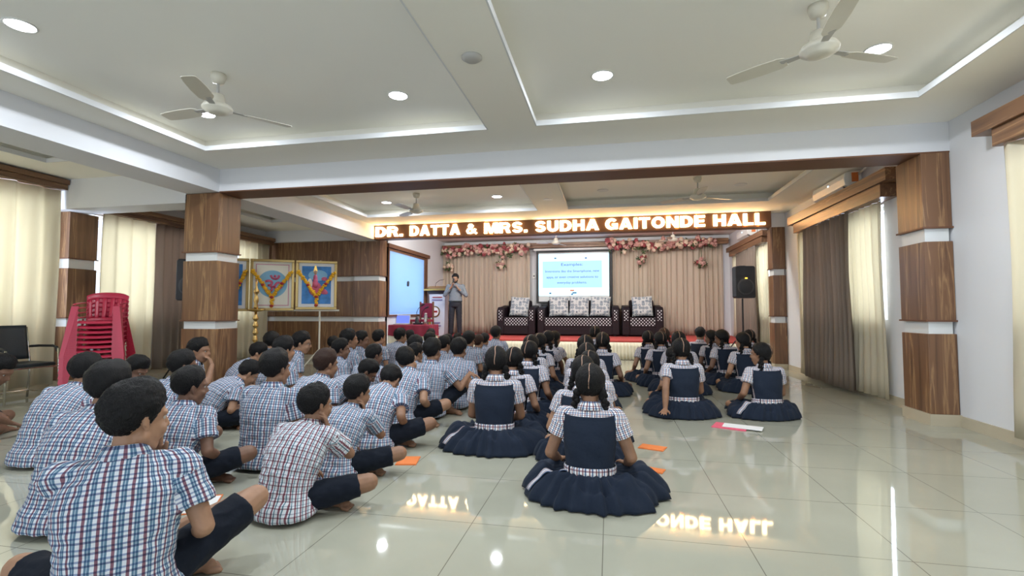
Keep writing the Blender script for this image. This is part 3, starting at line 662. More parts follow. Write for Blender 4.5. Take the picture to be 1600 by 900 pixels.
# ---------------------------------------------------------------- projection screen
sc_ = thing('projection_screen', 'lit projection screen with a blue slide headed Examples, black border, on the stage back wall', 'screen', (-1.0, 14.14, 1.33))
MB().box((-1.09, -.01, 0), (1.09, .01, 1.54)).build('black_border', 'black_plastic', sc_)
MB().box((-1.02, -.014, .05), (1.0, -.011, 1.47)).build('fabric', 'band_white', sc_)
MB().box((-1.02, -.018, .22), (1.0, -.015, 1.43)).build('slide', 'slide_white', sc_)
MB().box((-.90, -.022, .45), (.80, -.019, 1.22)).build('slide_panel', 'slide_blue', sc_)
for s_, z, h, wd in (('Examples:', 1.11, .10, .62), ('Inventions like the Smartphone, new', .92, .085, 1.55), ('apps, or even creative solutions to', .75, .085, 1.48), ('everyday problems.', .59, .085, .85)):
    text_mesh(s_, 'slide_text', 'slide_text', h, wd, extrude=0, parent=sc_, loc=(-.05, -.026, z))
for i, (x, z) in enumerate(((-.05, .37), (.02, .30), (-.05, .26), (-.68, .29), (-.53, 1.31), (.35, 1.30))):
    MB().box((x-.06 if i < 2 else x-.03, -.025, z-.02), (x+.06 if i < 2 else x+.03, -.022, z+.02)).build('slide_mark', ('orange_paper', 'slide_text')[i != 0], sc_)
MB().cap((-1.14, 0, 1.57), (1.14, 0, 1.57), .035).build('roller_case', 'white_plastic', sc_, smooth=True)
bx = thing('switch_box', 'small white socket box on the wall left of the projection screen', 'socket', (-2.19, 14.36, 2.15)); MB().box((-.05, -.02, -.08), (.05, 0, .08)).build('cover', 'white_plastic', bx, bevel=.005); MB().box((-.02, -.03, -.03), (.02, -.02, .02)).build('rocker', 'dark_grey', bx)
# ---------------------------------------------------------------- sofas and cushions
def sofa(cx, W, label):
    t = thing('sofa', label, 'sofa', (cx, 13.72, .43)); h = W/2; A = .20
    MB().box((-h+.02, -.42, .03), (h-.02, .40, .30)).build('base', 'sofa_dark', t, bevel=.02)
    MB().box((-h+A, .18, .28), (h-A, .37, .98)).build('backrest', 'sofa_dark', t, bevel=.05)
    MB().box((-h+A, -.43, .29), (h-A, .20, .50)).build('seat', 'sofa_dark', t, bevel=.03)
    MB().box((-h+A+.01, -.438, .27), (h-A-.01, -.425, .50)).build('dotted_front', 'sofa_dots', t)
    for s_ in (-1, 1):
        b = MB(); x0, x1 = (s_*(h-A), s_*h); x0, x1 = min(x0, x1), max(x0, x1)
        prof = [(-.46, .03), (-.46, .62), (-.43, .72), (-.34, .78), (.05, .80), (.36, .84), (.39, .80), (.39, .03)]
        b.loft([[(x0, py_, pz) for py_, pz in prof], [(x1, py_, pz) for py_, pz in prof]])
        b.build('armrest', 'sofa_dark', t, bevel=.03)
        MB().box((x0+.045, -.475, .42), (x1-.045, -.455, .70)).build('dotted_arm_panel', 'sofa_dots', t, bevel=.008)
        for yy in (-.38, .36): MB().box((s_*(h-.12)-.03, yy-.03, 0), (s_*(h-.12)+.03, yy+.03, .04)).build('foot', 'black_metal', t)
    n = max(1, round((W-2*A)/.6))
    for k in range(n):
        xx = (k-(n-1)/2)*(W-2*A)/n
        MB().box((xx-.24, .10, .94), (xx+.24, .38, 1.04)).build('head_roll', 'sofa_dark', t, bevel=.04)
    return t
sofa(-2.54, 1.08, 'dark armchair with dotted front at the left of the stage, one patterned cushion')
sofa(-.84, 2.20, 'dark three seat sofa with dotted front in the middle of the stage')
sofa(.86, 1.06, 'dark armchair with dotted front at the right of the stage, one patterned cushion')
def cushion(cx, label, tilt=0):
    b = MB(); n = 14; rings = []
    for sgn in (-1, 1):
        vs = []
        for i in range(n+1):
            for j in range(n+1):
                u, v = -1+2*i/n, -1+2*j/n
                d = .085*((1-u**4)*(1-v**4))**.6; k = 1 - .06*(1-abs(u)**2) * (abs(v) > .0) * abs(v)**3 - 0
                k2 = 1 - .06*(1-v*v)*abs(u)**3
                vs.append((.275*u*k2, sgn*d, .28*v*k))
        fs = [(i*(n+1)+j, (i+1)*(n+1)+j, (i+1)*(n+1)+j+1, i*(n+1)+j+1) for i in range(n) for j in range(n)]
        b.add(vs, fs)
    o = b.build('cushion', 'cushion_circles', smooth=True); o.location = (cx, 13.60, 1.235); o.rotation_euler = (math.radians(-14), math.radians(tilt), 0)
    return tag(o, label, 'cushion', None)
for cx, l, tt in ((-2.49, 'circle patterned cushion on the left armchair', 3), (-1.38, 'circle patterned cushion at the left end of the long sofa', -2), (-.82, 'circle patterned cushion in the middle of the long sofa', 1), (-.24, 'circle patterned cushion at the right end of the long sofa', 2), (.87, 'circle patterned cushion on the right armchair', -2)):
    cushion(cx, l, tt)
# ---------------------------------------------------------------- flower garlands
def rose_mesh(name, mat, seed):
    rnd = random.Random(seed); b = MB(); b.ell((0, 0, 0), (.030, .030, .034), n=8)
    for k in range(7):
        a = k*2*math.pi/7*1.6; t = .022 + .004*k/2; R = rotm('z', math.degrees(a)) @ rotm('y', 25 + 6*k)
        b.ell(R @ V(0, 0, t*1.1) , (.030, .030, .009), R, n=8)
    me = b.mesh(name); me.materials.append(M(mat)); me.shade_smooth(); return me
ROSES = [rose_mesh('rose', m_, i) for i, m_ in enumerate(('rose_pink', 'rose_cream', 'rose_pink', 'rose_cream', 'rose_pink', 'rose_deep'))]
lb = MB()
for k in range(5):
    R = rotm('z', k*72) @ rotm('x', 30 + 9*k); lb.ell(R @ V(0, .05, 0), (.016, .045, .004), R, n=8)
LEAF = lb.mesh('leaf_spray'); LEAF.materials.append(M('leaf_green'))
def flowers(name, label, loc, n, fx, parent_cat, group, nl=12, seed=0, sc=1.0):
    rnd = random.Random(seed); t = thing(name, label, parent_cat, loc, group=group)
    for k in range(n):
        o = bpy.data.objects.new('rose', rnd.choice(ROSES)); COL.objects.link(o); o.parent = t
        o.location = fx(rnd, k/n); o.rotation_euler = (math.radians(90 + rnd.uniform(-40, 40)), rnd.uniform(-.5, .5), rnd.uniform(0, 6)); s_ = sc*rnd.uniform(1.1, 1.9); o.scale = (s_,)*3
    for k in range(nl):
        o = bpy.data.objects.new('leaf_spray', LEAF); COL.objects.link(o); o.parent = t
        p = fx(rnd, k/nl); o.location = (p[0], p[1]-.01, p[2] - abs(rnd.gauss(0, .05))*sc); o.rotation_euler = (rnd.uniform(0, 3), rnd.uniform(0, 3), rnd.uniform(0, 6)); o.scale = (rnd.uniform(.7, 1.3)*sc,)*3
    MB().obox((0, .05, 0), (fx(rnd, 1, True)*2, .03, .10*sc)).build('backing', 'rose_deep', t, bevel=.01)
    return t
def band(hw, hz):
    def f(rnd, q, W=False):
        if W: return hw
        return (-hw + 2*hw*min(1, q + rnd.uniform(-.01, .01)), rnd.uniform(-.09, .0), rnd.gauss(0, hz) + .03*math.sin(q*23))
    return f
def blob(r):
    def f(rnd, q, W=False):
        if W: return r*.5
        return (rnd.gauss(0, r*.55), rnd.uniform(-.06, .0), rnd.gauss(0, r*.42))
    return f
flowers('flower_garland', 'pink and cream rose garland over the left stage curtain', (-3.60, 13.98, 2.91), 98, band(1.30, .075), 'flowers', None, 34, 1)
flowers('flower_garland', 'pink and cream rose garland over the right stage curtain', (1.42, 13.98, 2.95), 98, band(1.46, .08), 'flowers', None, 34, 2)
for x, z, l in ((-4.76, 2.45, 'hanging rose bunch at the left end of the left stage curtain'), (-3.14, 2.48, 'hanging rose bunch at the right side of the left stage curtain'), (.92, 2.56, 'hanging rose bunch on the right stage curtain nearer the screen'), (2.48, 2.44, 'hanging rose bunch on the right stage curtain nearer the loudspeaker')):
    t = flowers('flower_bunch', l, (x, 14.1, z), 9, blob(.13), 'flowers', None, 9, int(x*10)+99, .95)
    MB().tube([(0, .02, .0), (.02, .02, .2), (0, .0, .38)], .008).build('stem', 'leaf_green', t)
# ---------------------------------------------------------------- loudspeakers on tripods
def loudspeaker(loc, rz, label, tilt=0):
    t = thing('loudspeaker', label, 'loudspeaker', loc, rz)
    H, W, D = .66, .40, .36
    pr = [(-W/2+.02, 0), (W/2-.02, 0), (W/2, .03), (W/2, H-.03), (W/2-.03, H), (-W/2+.03, H), (-W/2, H-.03), (-W/2, .03)]
    fr = [(x, -D/2, z) for x, z in pr]; bk = [(x*.62, D/2, .03 + z*.9) for x, z in pr]
    MB().loft([fr, [(x, 0, z) for x, z in pr], bk]).build('cabinet', 'black_plastic', t, bevel=.012)
    MB().loft([[(.165*math.cos(a), -D/2-q, .235 + .165*math.sin(a)) for a in [2*math.pi*k/36 for k in range(36)]] for q in (0, .012)] ).build('woofer_ring', 'dark_grey', t)
    MB().ell((0, -D/2-.006, .235), (.15, .022, .15), n=24).build('woofer_grille', 'black_plastic', t, smooth=True)
    MB().loft([[(-.16, -D/2-.004, .46), (.16, -D/2-.004, .46), (.16, -D/2-.004, .62), (-.16, -D/2-.004, .62)], [(-.07, -D/2+.01, .51), (.07, -D/2+.01, .51), (.07, -D/2+.01, .57), (-.07, -D/2+.01, .57)]]).build('horn', 'black_plastic', t)
    MB().obox((0, -D/2-.03, .405), (.05, .008, .022)).build('badge', 'led_yellow', t, bevel=.004)
    MB().box((-.06, -.04, H-.002), (.06, .04, H+.02)).build('handle', 'black_plastic', t, bevel=.006)
    return t
def tripod(loc, h, label, rz=0):
    t = thing('speaker_stand', label, 'speaker stand', loc, rz)
    MB().cap((0, 0, .25), (0, 0, h), .017).build('pole', 'black_metal', t, smooth=True)
    MB().cap((0, 0, .55), (0, 0, .68), .028).build('collar', 'black_metal', t, smooth=True)
    for k in range(3):
        a = 2*math.pi*k/3 + .5; e = (.50*math.cos(a), .50*math.sin(a), .012)
        l_ = MB().cap((.02*math.cos(a), .02*math.sin(a), .66), e, .012).build('leg', 'black_metal', t, smooth=True)
        MB().cap((0, 0, .28), (.27*math.cos(a), .27*math.sin(a), .30), .008).build('brace', 'black_metal', t)
    return t
loudspeaker((2.72, 10.9, 1.37), math.radians(8), 'black loudspeaker on a pole at the right of the stage, small yellow badge')
tripod((2.72, 10.9, 0), 1.35, 'black tripod stand under the right loudspeaker beside the stage')
loudspeaker((-6.62, 6.75, 1.27), math.radians(30), 'black loudspeaker half hidden behind the large left pillar')
tripod((-6.62, 6.75, 0), 1.25, 'black tripod stand with slanting leg behind the left pillar', .6)
# ---------------------------------------------------------------- framed pictures on a stand
fs_ = thing('picture_stand', 'thin white pole stand carrying the framed pictures before the wood panelling', 'stand', (-5.10, 7.92, 0), math.radians(31.5))
MB().cap((0, .03, .30), (0, .03, 2.0), .016).build('pole', 'cream_metal', fs_, smooth=True)
MB().box((-1.50, .0, 1.10), (.33, .035, 1.13)).build('ledge', 'cream_metal', fs_)
for k in range(3):
    a = 2*math.pi*k/3 + .9; MB().cap((0, .03, .42), (.34*math.cos(a), .03+.34*math.sin(a), .01), .012).build('leg', 'cream_metal', fs_, smooth=True)
MB().cap((-1.4, .03, .012), (-1.4, .03, 1.10), .014).build('side_pole', 'cream_metal', fs_, smooth=True)
def on_line(px):   # point on the line of frames seen at a given bearing
    u = (px-800)/762; c, s_ = math.cos(math.radians(11.281)), math.sin(math.radians(11.281)); d = V(u*c - s_, u*s_ + c)
    p0, dr = V(-6.03, 7.30), V(.853, .522); A = np.array([[d[0], -dr[0]], [d[1], -dr[1]]]); k = np.linalg.solve(A, p0); return p0 + dr*k[1]
FR = math.radians(31.5)
def picture(pxa, pxb, z0, z1, label, kind):
    a, b = on_line(pxa), on_line(pxb); W = float(np.linalg.norm(b-a)); H = z1-z0; c = (a+b)/2
    t = thing('framed_picture', label, 'picture', (c[0], c[1], z0), FR)
    f = MB(); k = .045
    for lo, hi in (((-W/2, -.03, 0), (W/2, .0, k)), ((-W/2, -.03, H-k), (W/2, .0, H)), ((-W/2, -.03, k), (-W/2+k, .0, H-k)), ((W/2-k, -.03, k), (W/2, .0, H-k))): f.box(lo, hi)
    f.build('frame', 'frame_gold', t, bevel=.006)
    MB().box((-W/2+k, -.012, k), (W/2-k, -.006, H-k)).build('mount', 'white_paper' if kind != 'om' else 'frame_cream', t)
    def inset(q, y, mat, nm, r=None):
        return MB().box((-W/2+q, y-.002, q), (W/2-q, y, H-q)).build(nm, mat, t)
    if kind == 'om':
        inset(.085, -.014, 'frame_pink', 'border_line'); inset(.10, -.0165, 'frame_cream', 'picture_ground')
        MB().loft([[(.235*math.cos(a_), y_, H*.52 + .235*math.sin(a_)) for a_ in [2*math.pi*q/40 for q in range(40)]] for y_ in (-.017, -.020)]).build('blue_disc', 'frame_sky', t)
        OM = []
        o = text_mesh('\u0950', 'om_symbol', 'frame_rose', .30, .32, extrude=.003, offset=.015, parent=t, loc=(0, -.023, H*.53))
    else:
        inset(.10, -.014, 'frame_blue', 'picture_ground')
        if kind == 'figure':
            h = H*.5
            MB().ell((.02, -.017, H*.70), (.16, .004, .10)).build('cloud', 'frame_sky', t)
            bd = MB(); bd.ell((-.02, -.020, H*.42), (.11, .005, .13)); bd.ell((.10, -.020, H*.38), (.10, .005, .05), rotm('y', 25)); bd.cap((-.02, -.021, H*.5), (-.02, -.021, H*.68), .05, .03); bd.build('painted_robe', 'frame_rose', t, smooth=True)
            MB().ell((-.02, -.025, H*.76), (.028, .005, .04)).build('painted_face', 'skin_pale', t, smooth=True)
            MB().prism([(-.055, H*.78), (.015, H*.78), (-.005, H*.88), (-.02, H*.91), (-.035, H*.88)], -.026, -.022).build('painted_crown', 'gold', t)
            MB().ell((-.11, -.022, H*.52), (.045, .004, .10)).build('painted_veil', 'white_paper', t, smooth=True)
            MB().ell((.13, -.021, H*.63), (.05, .004, .035)).build('painted_flower', 'frame_rose', t, smooth=True)
    return t, W, H
simple('frame_gold', (.42, .30, .12), .35, metal=.8); simple('frame_cream', (.80, .78, .68), .6); simple('frame_pink', (.60, .30, .38), .6); simple('frame_sky', (.22, .46, .66), .6); simple('frame_rose', (.52, .10, .19), .6, var=.3, vscale=20); simple('frame_blue', (.05, .22, .55), .6, var=.35, vscale=8)
def garland(t, W, H, label):
    g = thing('marigold_garland', label, 'garland', t.location[:], FR)
    b = MB(); rnd = random.Random(5)
    top = H*.76; low = H*.26; xs = W/2 - .05
    pts = [V(-xs + xs*q, -.072, top - (top-low)*q) for q in np.linspace(0, 1, 16)] + [V(xs*q, -.072, low + (top-low)*q) for q in np.linspace(.06, 1, 15)] + [V(0, -.072, low-.04-.035*q) for q in range(4)]
    for i, p in enumerate(pts):
        for k in range(3): b.ell(p + V(rnd.gauss(0, .008), rnd.gauss(0, .006), rnd.gauss(0, .008)), (.026, .024, .026), n=8)
    b.build('marigolds', 'marigold', g)
    for p in (pts[8], pts[23], V(0, -.075, low), V(0, -.075, low-.15)): MB().ell(p + V(0, -.01, 0), (.032, .028, .026), n=10).build('rose_knot', 'rose_red', g, smooth=True)
    MB().tube([(-xs, -.072, top), (-xs, -.05, H-.01), (-xs, -.036, H+.004)], .003).build('thread', 'gold', g)
t, W_, H_ = picture(390, 459.5, 1.11, 2.0, 'gold framed picture of a red Om sign on a blue disc', 'om'); garland(t, W_, H_, 'marigold garland draped over the framed Om picture')
t, W_, H_ = picture(461.5, 526, 1.13, 2.0, 'gold framed blue picture of a seated figure in rose robes, right of the Om', 'figure'); garland(t, W_, H_, 'marigold garland draped over the blue picture with the seated figure')
t, W_, H_ = picture(342, 388.5, 1.10, 2.0, 'gold framed picture mostly hidden behind the left pillar', 'plain'); garland(t, W_, H_, 'marigold garland on the picture mostly hidden by the pillar')
# brass oil lamp
bl_ = thing('brass_oil_lamp', 'tall brass oil lamp in front of the framed Om picture', 'oil lamp', (-5.62, 6.95, 0))
MB().lathe([(.001, 0), (.16, 0), (.165, .02), (.13, .05), (.09, .07), (.05, .10), (.03, .13)], 28).build('base', 'brass', bl_, smooth=True)
pf = [(.028, .12)]
z = .14
while z < 1.06: pf += [(.022, z), (.040, z+.025), (.044, z+.045), (.028, z+.07), (.034, z+.085), (.020, z+.10)]; z += .115
MB().lathe(pf + [(.02, 1.10)], 20).build('stem', 'brass', bl_, smooth=True)
MB().lathe([(.02, 1.09), (.10, 1.10), (.135, 1.125), (.138, 1.135), (.10, 1.12), (.02, 1.13)], 28).build('oil_dish', 'brass', bl_, smooth=True)
MB().lathe([(.02, 1.12), (.035, 1.17), (.022, 1.22), (.04, 1.27), (.03, 1.33), (.018, 1.36), (.038, 1.40), (.045, 1.43), (.02, 1.47), (.014, 1.53), (.02, 1.56), (.001, 1.62)], 20).build('finial', 'brass', bl_, smooth=True)
# ---------------------------------------------------------------- table, laptop, lectern
tb = thing('draped_table', 'table draped with a maroon cloth over a beige pleated skirt, left of the stage', 'table', (-4.52, 10.78, 0))
MB().box((-.55, -.26, .74), (.50, .26, .775)).build('table_top', 'beam_brown', tb)
mc = MB(); rows = []
for i in range(161):
    a = i/160; per = [(-.58, -.29), (.53, -.29), (.53, .29), (-.58, .29), (-.58, -.29)]; q = a*4; k = min(3, int(q)); f_ = q-k
    x = per[k][0]*(1-f_) + per[k+1][0]*f_; y = per[k][1]*(1-f_) + per[k+1][1]*f_; cx_, cy_ = -.025, 0
    fl_ = 1 + .02*math.sin(a*110); dz = .035*math.sin(a*24)**2
    rows.append([(cx_, cy_, .787), (x, y, .786), (cx_+(x-cx_)*1.01*fl_, cy_+(y-cy_)*1.02*fl_, .76), (cx_+(x-cx_)*1.02*fl_, cy_+(y-cy_)*1.06*fl_, .56 - dz)])
mc.loft(rows, closed=False).build('maroon_cloth', 'maroon_cloth', tb, smooth=True)
rows = []
for i in range(281):
    a = i/280; q = a*4; k = min(3, int(q)); f_ = q-k
    x = per[k][0]*(1-f_) + per[k+1][0]*f_; y = per[k][1]*(1-f_) + per[k+1][1]*f_; fl_ = 1 + .018*math.sin(a*300)
    rows.append([(x*.97, y*.97, .74), (x*.98*fl_, y*1.0*fl_, .4), (x*1.0*fl_, y*1.03*fl_, .01)])
MB().loft(rows, closed=False).build('beige_skirt', 'skirt_cream', tb, smooth=True)
lp = thing('laptop', 'open silver laptop with blue screen on the maroon table', 'laptop', (-4.80, 10.75, .787), .15)
MB().box((-.17, -.08, 0), (.17, .14, .016)).build('keyboard_base', 'pole_grey', lp, bevel=.003)
R_ = rotm('x', -12)
MB().obox((0, .16, .12), (.35, .010, .22), R_).build('lid', 'pole_grey', lp); MB().obox((0, .153, .12), (.31, .004, .18), R_).build('display', 'laptop_blue', lp)
gm = thing('gooseneck_microphone', 'pair of black gooseneck microphones on the maroon table beside the laptop', 'microphone', (-4.42, 10.88, .787))
MB().obox((0, 0, .02), (.22, .14, .04)).build('base', 'black_plastic', gm, bevel=.01)
MB().lathe([(.05, .04), (.045, .09), (.03, .16), (.012, .2)], 12, (-.04, 0, 0)).build('holder', 'black_plastic', gm)
MB().tube([(-.04, 0, .15), (-.05, 0, .28), (0, -.01, .38), (.10, -.02, .46)], .007).build('gooseneck', 'black_metal', gm, smooth=True); MB().cap((.08, -.02, .445), (.15, -.03, .48), .018).build('microphone_head', 'black_plastic', gm, smooth=True)
MB().tube([(.06, 0, .03), (.07, 0, .22), (.10, 0, .32), (.20, -.02, .40)], .007).build('gooseneck', 'black_metal', gm, smooth=True); MB().cap((.18, -.02, .385), (.25, -.03, .41), .018).build('microphone_head', 'black_plastic', gm, smooth=True)
fk = thing('steel_flask', 'slim steel flask standing on the maroon table', 'flask', (-4.17, 10.70, .787))
MB().lathe([(.001, 0), (.034, 0), (.036, .01), (.036, .20), (.026, .23), (.026, .235)], 20).build('body', 'chrome', fk, smooth=True); MB().lathe([(.028, .232), (.028, .27), (.001, .275)], 20).build('cap', 'pole_grey', fk, smooth=True)
wc = thing('wooden_chair', 'dark red backed chair between the maroon table and the lectern', 'chair', (-4.72, 11.85, .43), math.radians(-15))
MB().box((-.22, -.22, .40), (.22, .22, .46)).build('seat', 'maroon_cloth', wc, bevel=.01); MB().box((-.21, .18, .50), (.21, .22, .88)).build('backrest', 'maroon_cloth', wc, bevel=.02)
for sx in (-1, 1):
    for sy in (-1, 1): MB().box((sx*.20-.02, sy*.20-.02, 0), (sx*.20+.02, sy*.20+.02, .40 if sy < 0 else .92)).build('leg', 'beam_brown', wc, bevel=.004)
lc = thing('lectern', 'lectern with gold reading top and printed pale front, beside the standing man', 'lectern', (-4.62, 12.75, .43))
MB().obox((0, 0, 1.30), (.66, .48, .05), rotm('x', 12)).build('gold_top', 'gold', lc, bevel=.01)
MB().loft([[(-.27, -.20, 1.26), (.27, -.20, 1.26), (.27, .2, 1.28), (-.27, .2, 1.28)], [(-.22, -.12, 1.14), (.22, -.12, 1.14), (.22, .14, 1.14), (-.22, .14, 1.14)]]).build('neck', 'dark_grey', lc)
MB().loft([[(-.20, -.16, 0), (.24, -.16, 0), (.24, .16, 0), (-.20, .16, 0)], [(-.24, -.10, 1.18), (.24, -.10, 1.18), (.24, .15, 1.18), (-.24, .15, 1.18)]]).build('body', 'lectern_white', lc) if False else None
simple('lectern_white', (.60, .64, .72), .5)
simple('lectern_purple', (.16, .10, .30), .6)
MB().loft([[(-.10, -.17, .0), (.24, -.17, .0), (.24, .16, 0), (-.10, .16, 0)], [(-.22, -.10, 1.18), (.24, -.10, 1.18), (.24, .15, 1.18), (-.22, .15, 1.18)]]).build('front_panel', 'lectern_white', lc)
MB().loft([[(-.21, -.19, .0), (-.13, -.19, .0), (-.13, .16, 0), (-.21, .16, 0)], [(-.19, -.13, .62), (-.15, -.13, .62), (-.15, .15, .62), (-.19, .15, .62)], [(-.27, -.12, .75), (-.235, -.12, .75), (-.235, .15, .75), (-.27, .15, .75)]]).build('gold_side', 'gold', lc)
MB().loft([[(-.02 + .13*math.cos(a_), -.147 + .0, .66 + .15*math.sin(a_)) for a_ in [2*math.pi*q/32 for q in range(32)]], [(-.02 + .13*math.cos(a_), -.155, .66 + .15*math.sin(a_)) for a_ in [2*math.pi*q/32 for q in range(32)]]]).build('emblem_ring', 'gold', lc)
MB().loft([[(-.02 + .10*math.cos(a_), -.154, .66 + .12*math.sin(a_)) for a_ in [2*math.pi*q/32 for q in range(32)]], [(-.02 + .10*math.cos(a_), -.160, .66 + .12*math.sin(a_)) for a_ in [2*math.pi*q/32 for q in range(32)]]]).build('emblem', 'white_paper', lc)
MB().obox((-.02, -.165, .66), (.13, .004, .05)).build('emblem_mark', 'rose_red', lc)
for z_, w_, m_ in ((1.05, .28, 'rose_red'), (.98, .30, 'lectern_purple'), (.36, .20, 'lectern_purple'), (.28, .24, 'lectern_purple'), (.20, .16, 'lectern_purple')):
    MB().obox((.03, -.125 - (1.18-z_)*.058, z_), (w_, .006, .022)).build('printed_line', m_, lc)
MB().tube([(-.12, .1, 1.32), (-.08, .06, 1.45), (.05, 0, 1.52), (.2, -.05, 1.54)], .005).build('gooseneck', 'black_metal', lc, smooth=True)
# ---------------------------------------------------------------- red plastic chair stack
def red_chair():
    t = thing('red_plastic_chair', 'x', 'chair')
    def arc(R_, a0, a1, n, z, yoff=0, sx=1): return [(sx*R_*math.cos(a), yoff + R_*math.sin(a), z) for a in np.linspace(a0, a1, n)]
    # seat: dished shell with a down-turned rim
    b = MB(); rows = []
    for i in range(13):
        u = -1 + 2*i/12; row = []
        for j in range(11):
            v = -1 + 2*j/10; x = .205*u*(1 - .06*v - .20*max(0, v-.4)); y = .20*v; z = .43 + .012*(u*u + v*v*.5) - (.03 if abs(u) > .99 or j == 0 else 0)
            row.append((x, y, z))
        rows.append(row)
    b.loft(rows, closed=False).build('seat', 'red_plastic', t, smooth=True, solid=.006)
    # backrest: curved shell with slots
    def bp(u, q): # u across -1..1, q height 0..1
        a = u*1.05; return (.225*math.sin(a)*(1 + .22*q), .20 + .11*(math.cos(a)-.5)*1.0 + .09*q - .02, .43 + q*.375 - .05*(abs(u)**2.5)*q)
    for k, (qa, qb) in enumerate(((.80, 1.0), (.02, .12))):
        MB().loft([[bp(u, q) for q in np.linspace(qa, qb, 4)] for u in np.linspace(-1, 1, 19)], closed=False).build('back_rail', 'red_plastic', t, smooth=True, solid=.007)
    for k in range(6):
        u0 = -.9 + k*.325
        MB().loft([[bp(u, q) for q in np.linspace(.08, .84, 6)] for u in np.linspace(u0, u0+.18, 4)], closed=False).build('back_slat', 'red_plastic', t, smooth=True, solid=.006)
    for s_ in (-1, 1):
        path = [(V(s_*.230, .245, .66), .20), (V(s_*.229, .17, .66), .35), (V(s_*.236, .05, .655), .6), (V(s_*.235, -.08, .648), .6), (V(s_*.233, -.15, .642), .6), (V(s_*.233, -.188, .625), .6)]
        rows = []
        for p, wk in path: rows.append([p + V(-.028*wk, 0, .004), p + V(-.01*wk, 0, .010), p + V(.010*wk, 0, .010), p + V(.026*wk, 0, .0)])
        MB().loft(rows, closed=False).build('armrest', 'red_plastic', t, smooth=True, solid=.006)
        # front leg rises to the arm: tapered angle section
        for yy, top, q in ((-.205, .62, 1), (.20, .46, -1)):
            rows = []
            for z in np.linspace(0, top, 8):
                f_ = z/top; wdt = (.045 + .030*f_) if q > 0 else .014; x = s_*(.335 - .085*f_); y = yy - q*.070*(1-f_)
                rows.append([(x - s_*wdt, y, z), (x, y, z), (x, y + q*wdt*1.1, z)])
            MB().loft(rows, closed=False).build('leg', 'red_plastic', t, solid=.004)
    return t
rc = red_chair(); NST = 10
stk_lab = ['lowest red plastic chair of the stack, standing on the floor', 'second red plastic chair from the bottom of the stack', 'third red plastic chair from the bottom of the stack', 'fourth red plastic chair from the bottom of the stack', 'fifth red plastic chair from the bottom of the stack',
           'sixth red plastic chair from the bottom of the stack', 'fourth red plastic chair from the top of the stack', 'third red plastic chair from the top of the stack', 'second red plastic chair from the top of the stack', 'topmost red plastic chair of the stack']
for k in range(NST):
    o = rc if k == 0 else copy_tree(rc)
    o.location = (-6.28, 5.02, .060*k); o.rotation_euler = (0, 0, math.radians(36)); o.scale = (.93, .93, 1.0); o['label'] = stk_lab[k]; o['group'] = 'stacked red plastic chairs'
# ---------------------------------------------------------------- visitor chair
vc = thing('visitor_chair', 'black visitor chair with chrome legs and black armrests before the cream curtain', 'chair', (-7.02, 4.66, 0), math.radians(88))
b = MB()
MB().loft([[(x, .22 + .03*(1-(x/.25)**2) + .07*q, .50 + .42*q) for q in np.linspace(0, 1, 8)] for x in np.linspace(-.235, .235, 13)], closed=False).build('backrest', 'black_leather', vc, smooth=True, solid=.028)
MB().box((-.245, -.24, .43), (.245, .21, .475)).build('seat', 'black_leather', vc, bevel=.02)
for s_ in (-1, 1):
    MB().tube([(s_*.275, -.25, 0.012), (s_*.27, -.235, .40), (s_*.268, -.22, .64)], .012).build('front_leg', 'chrome', vc, smooth=True)
    MB().tube([(s_*.275, .28, .012), (s_*.255, .22, .42), (s_*.25, .25, .60), (s_*.245, .30, .90)], .012).build('rear_leg', 'chrome', vc, smooth=True)
    MB().tube([(s_*.268, -.21, .60), (s_*.27, -.19, .65), (s_*.272, -.12, .668), (s_*.27, .1, .665), (s_*.26, .24, .655)], .016).build('armrest', 'black_plastic', vc, smooth=True)
    MB().cap((s_*.272, -.245, .10), (s_*.27, .265, .10), .010).build('side_rail', 'chrome', vc, smooth=True)
MB().cap((-.26, -.235, .42), (.26, -.235, .42), .010).build('cross_rail', 'chrome', vc, smooth=True); MB().cap((-.26, .265, .10), (.26, .265, .10), .010).build('cross_rail', 'chrome', vc, smooth=True)
# ---------------------------------------------------------------- booklets on the floor
def booklet(x, y, rz, w_, h_, mats, label, name='booklet', th=.006, z=0):
    t = thing(name, label, 'booklet', (x, y, z), math.radians(rz))
    MB().box((-w_/2, -h_/2, 0.0005), (w_/2, h_/2, th)).build('cover', mats[0], t, bevel=.001)
    MB().box((-w_/2+.005, -h_/2+.006, th), (w_/2-.005, h_/2-.03, th+.003)).build('page', mats[1], t)
    return t
booklet(-1.46, 3.42, 12, .15, .20, ('orange_paper', 'orange_paper'), 'orange booklet on the floor by the right knee of the cheek-resting boy')
booklet(.33, 4.13, -20, .20, .14, ('orange_paper', 'orange_paper'), 'orange booklet on the floor right of the middle girls column, farther one')
booklet(.30, 3.55, -20, .12, .10, ('orange_paper', 'orange_paper'), 'orange booklet edge beside the nearest girl skirt')
booklet(-2.30, 2.42, 30, .20, .26, ('orange_paper', 'white_paper'), 'orange folder with white paper on the floor between the nearest boys')
booklet(1.12, 5.02, -22, .30, .24, ('pink_paper', 'pink_paper'), 'pink notebook under the white papers beside the leaning-hand girl')
booklet(1.22, 4.98, -20, .34, .16, ('white_paper', 'white_paper'), 'white open notebook on the pink one on the floor', z=.010)
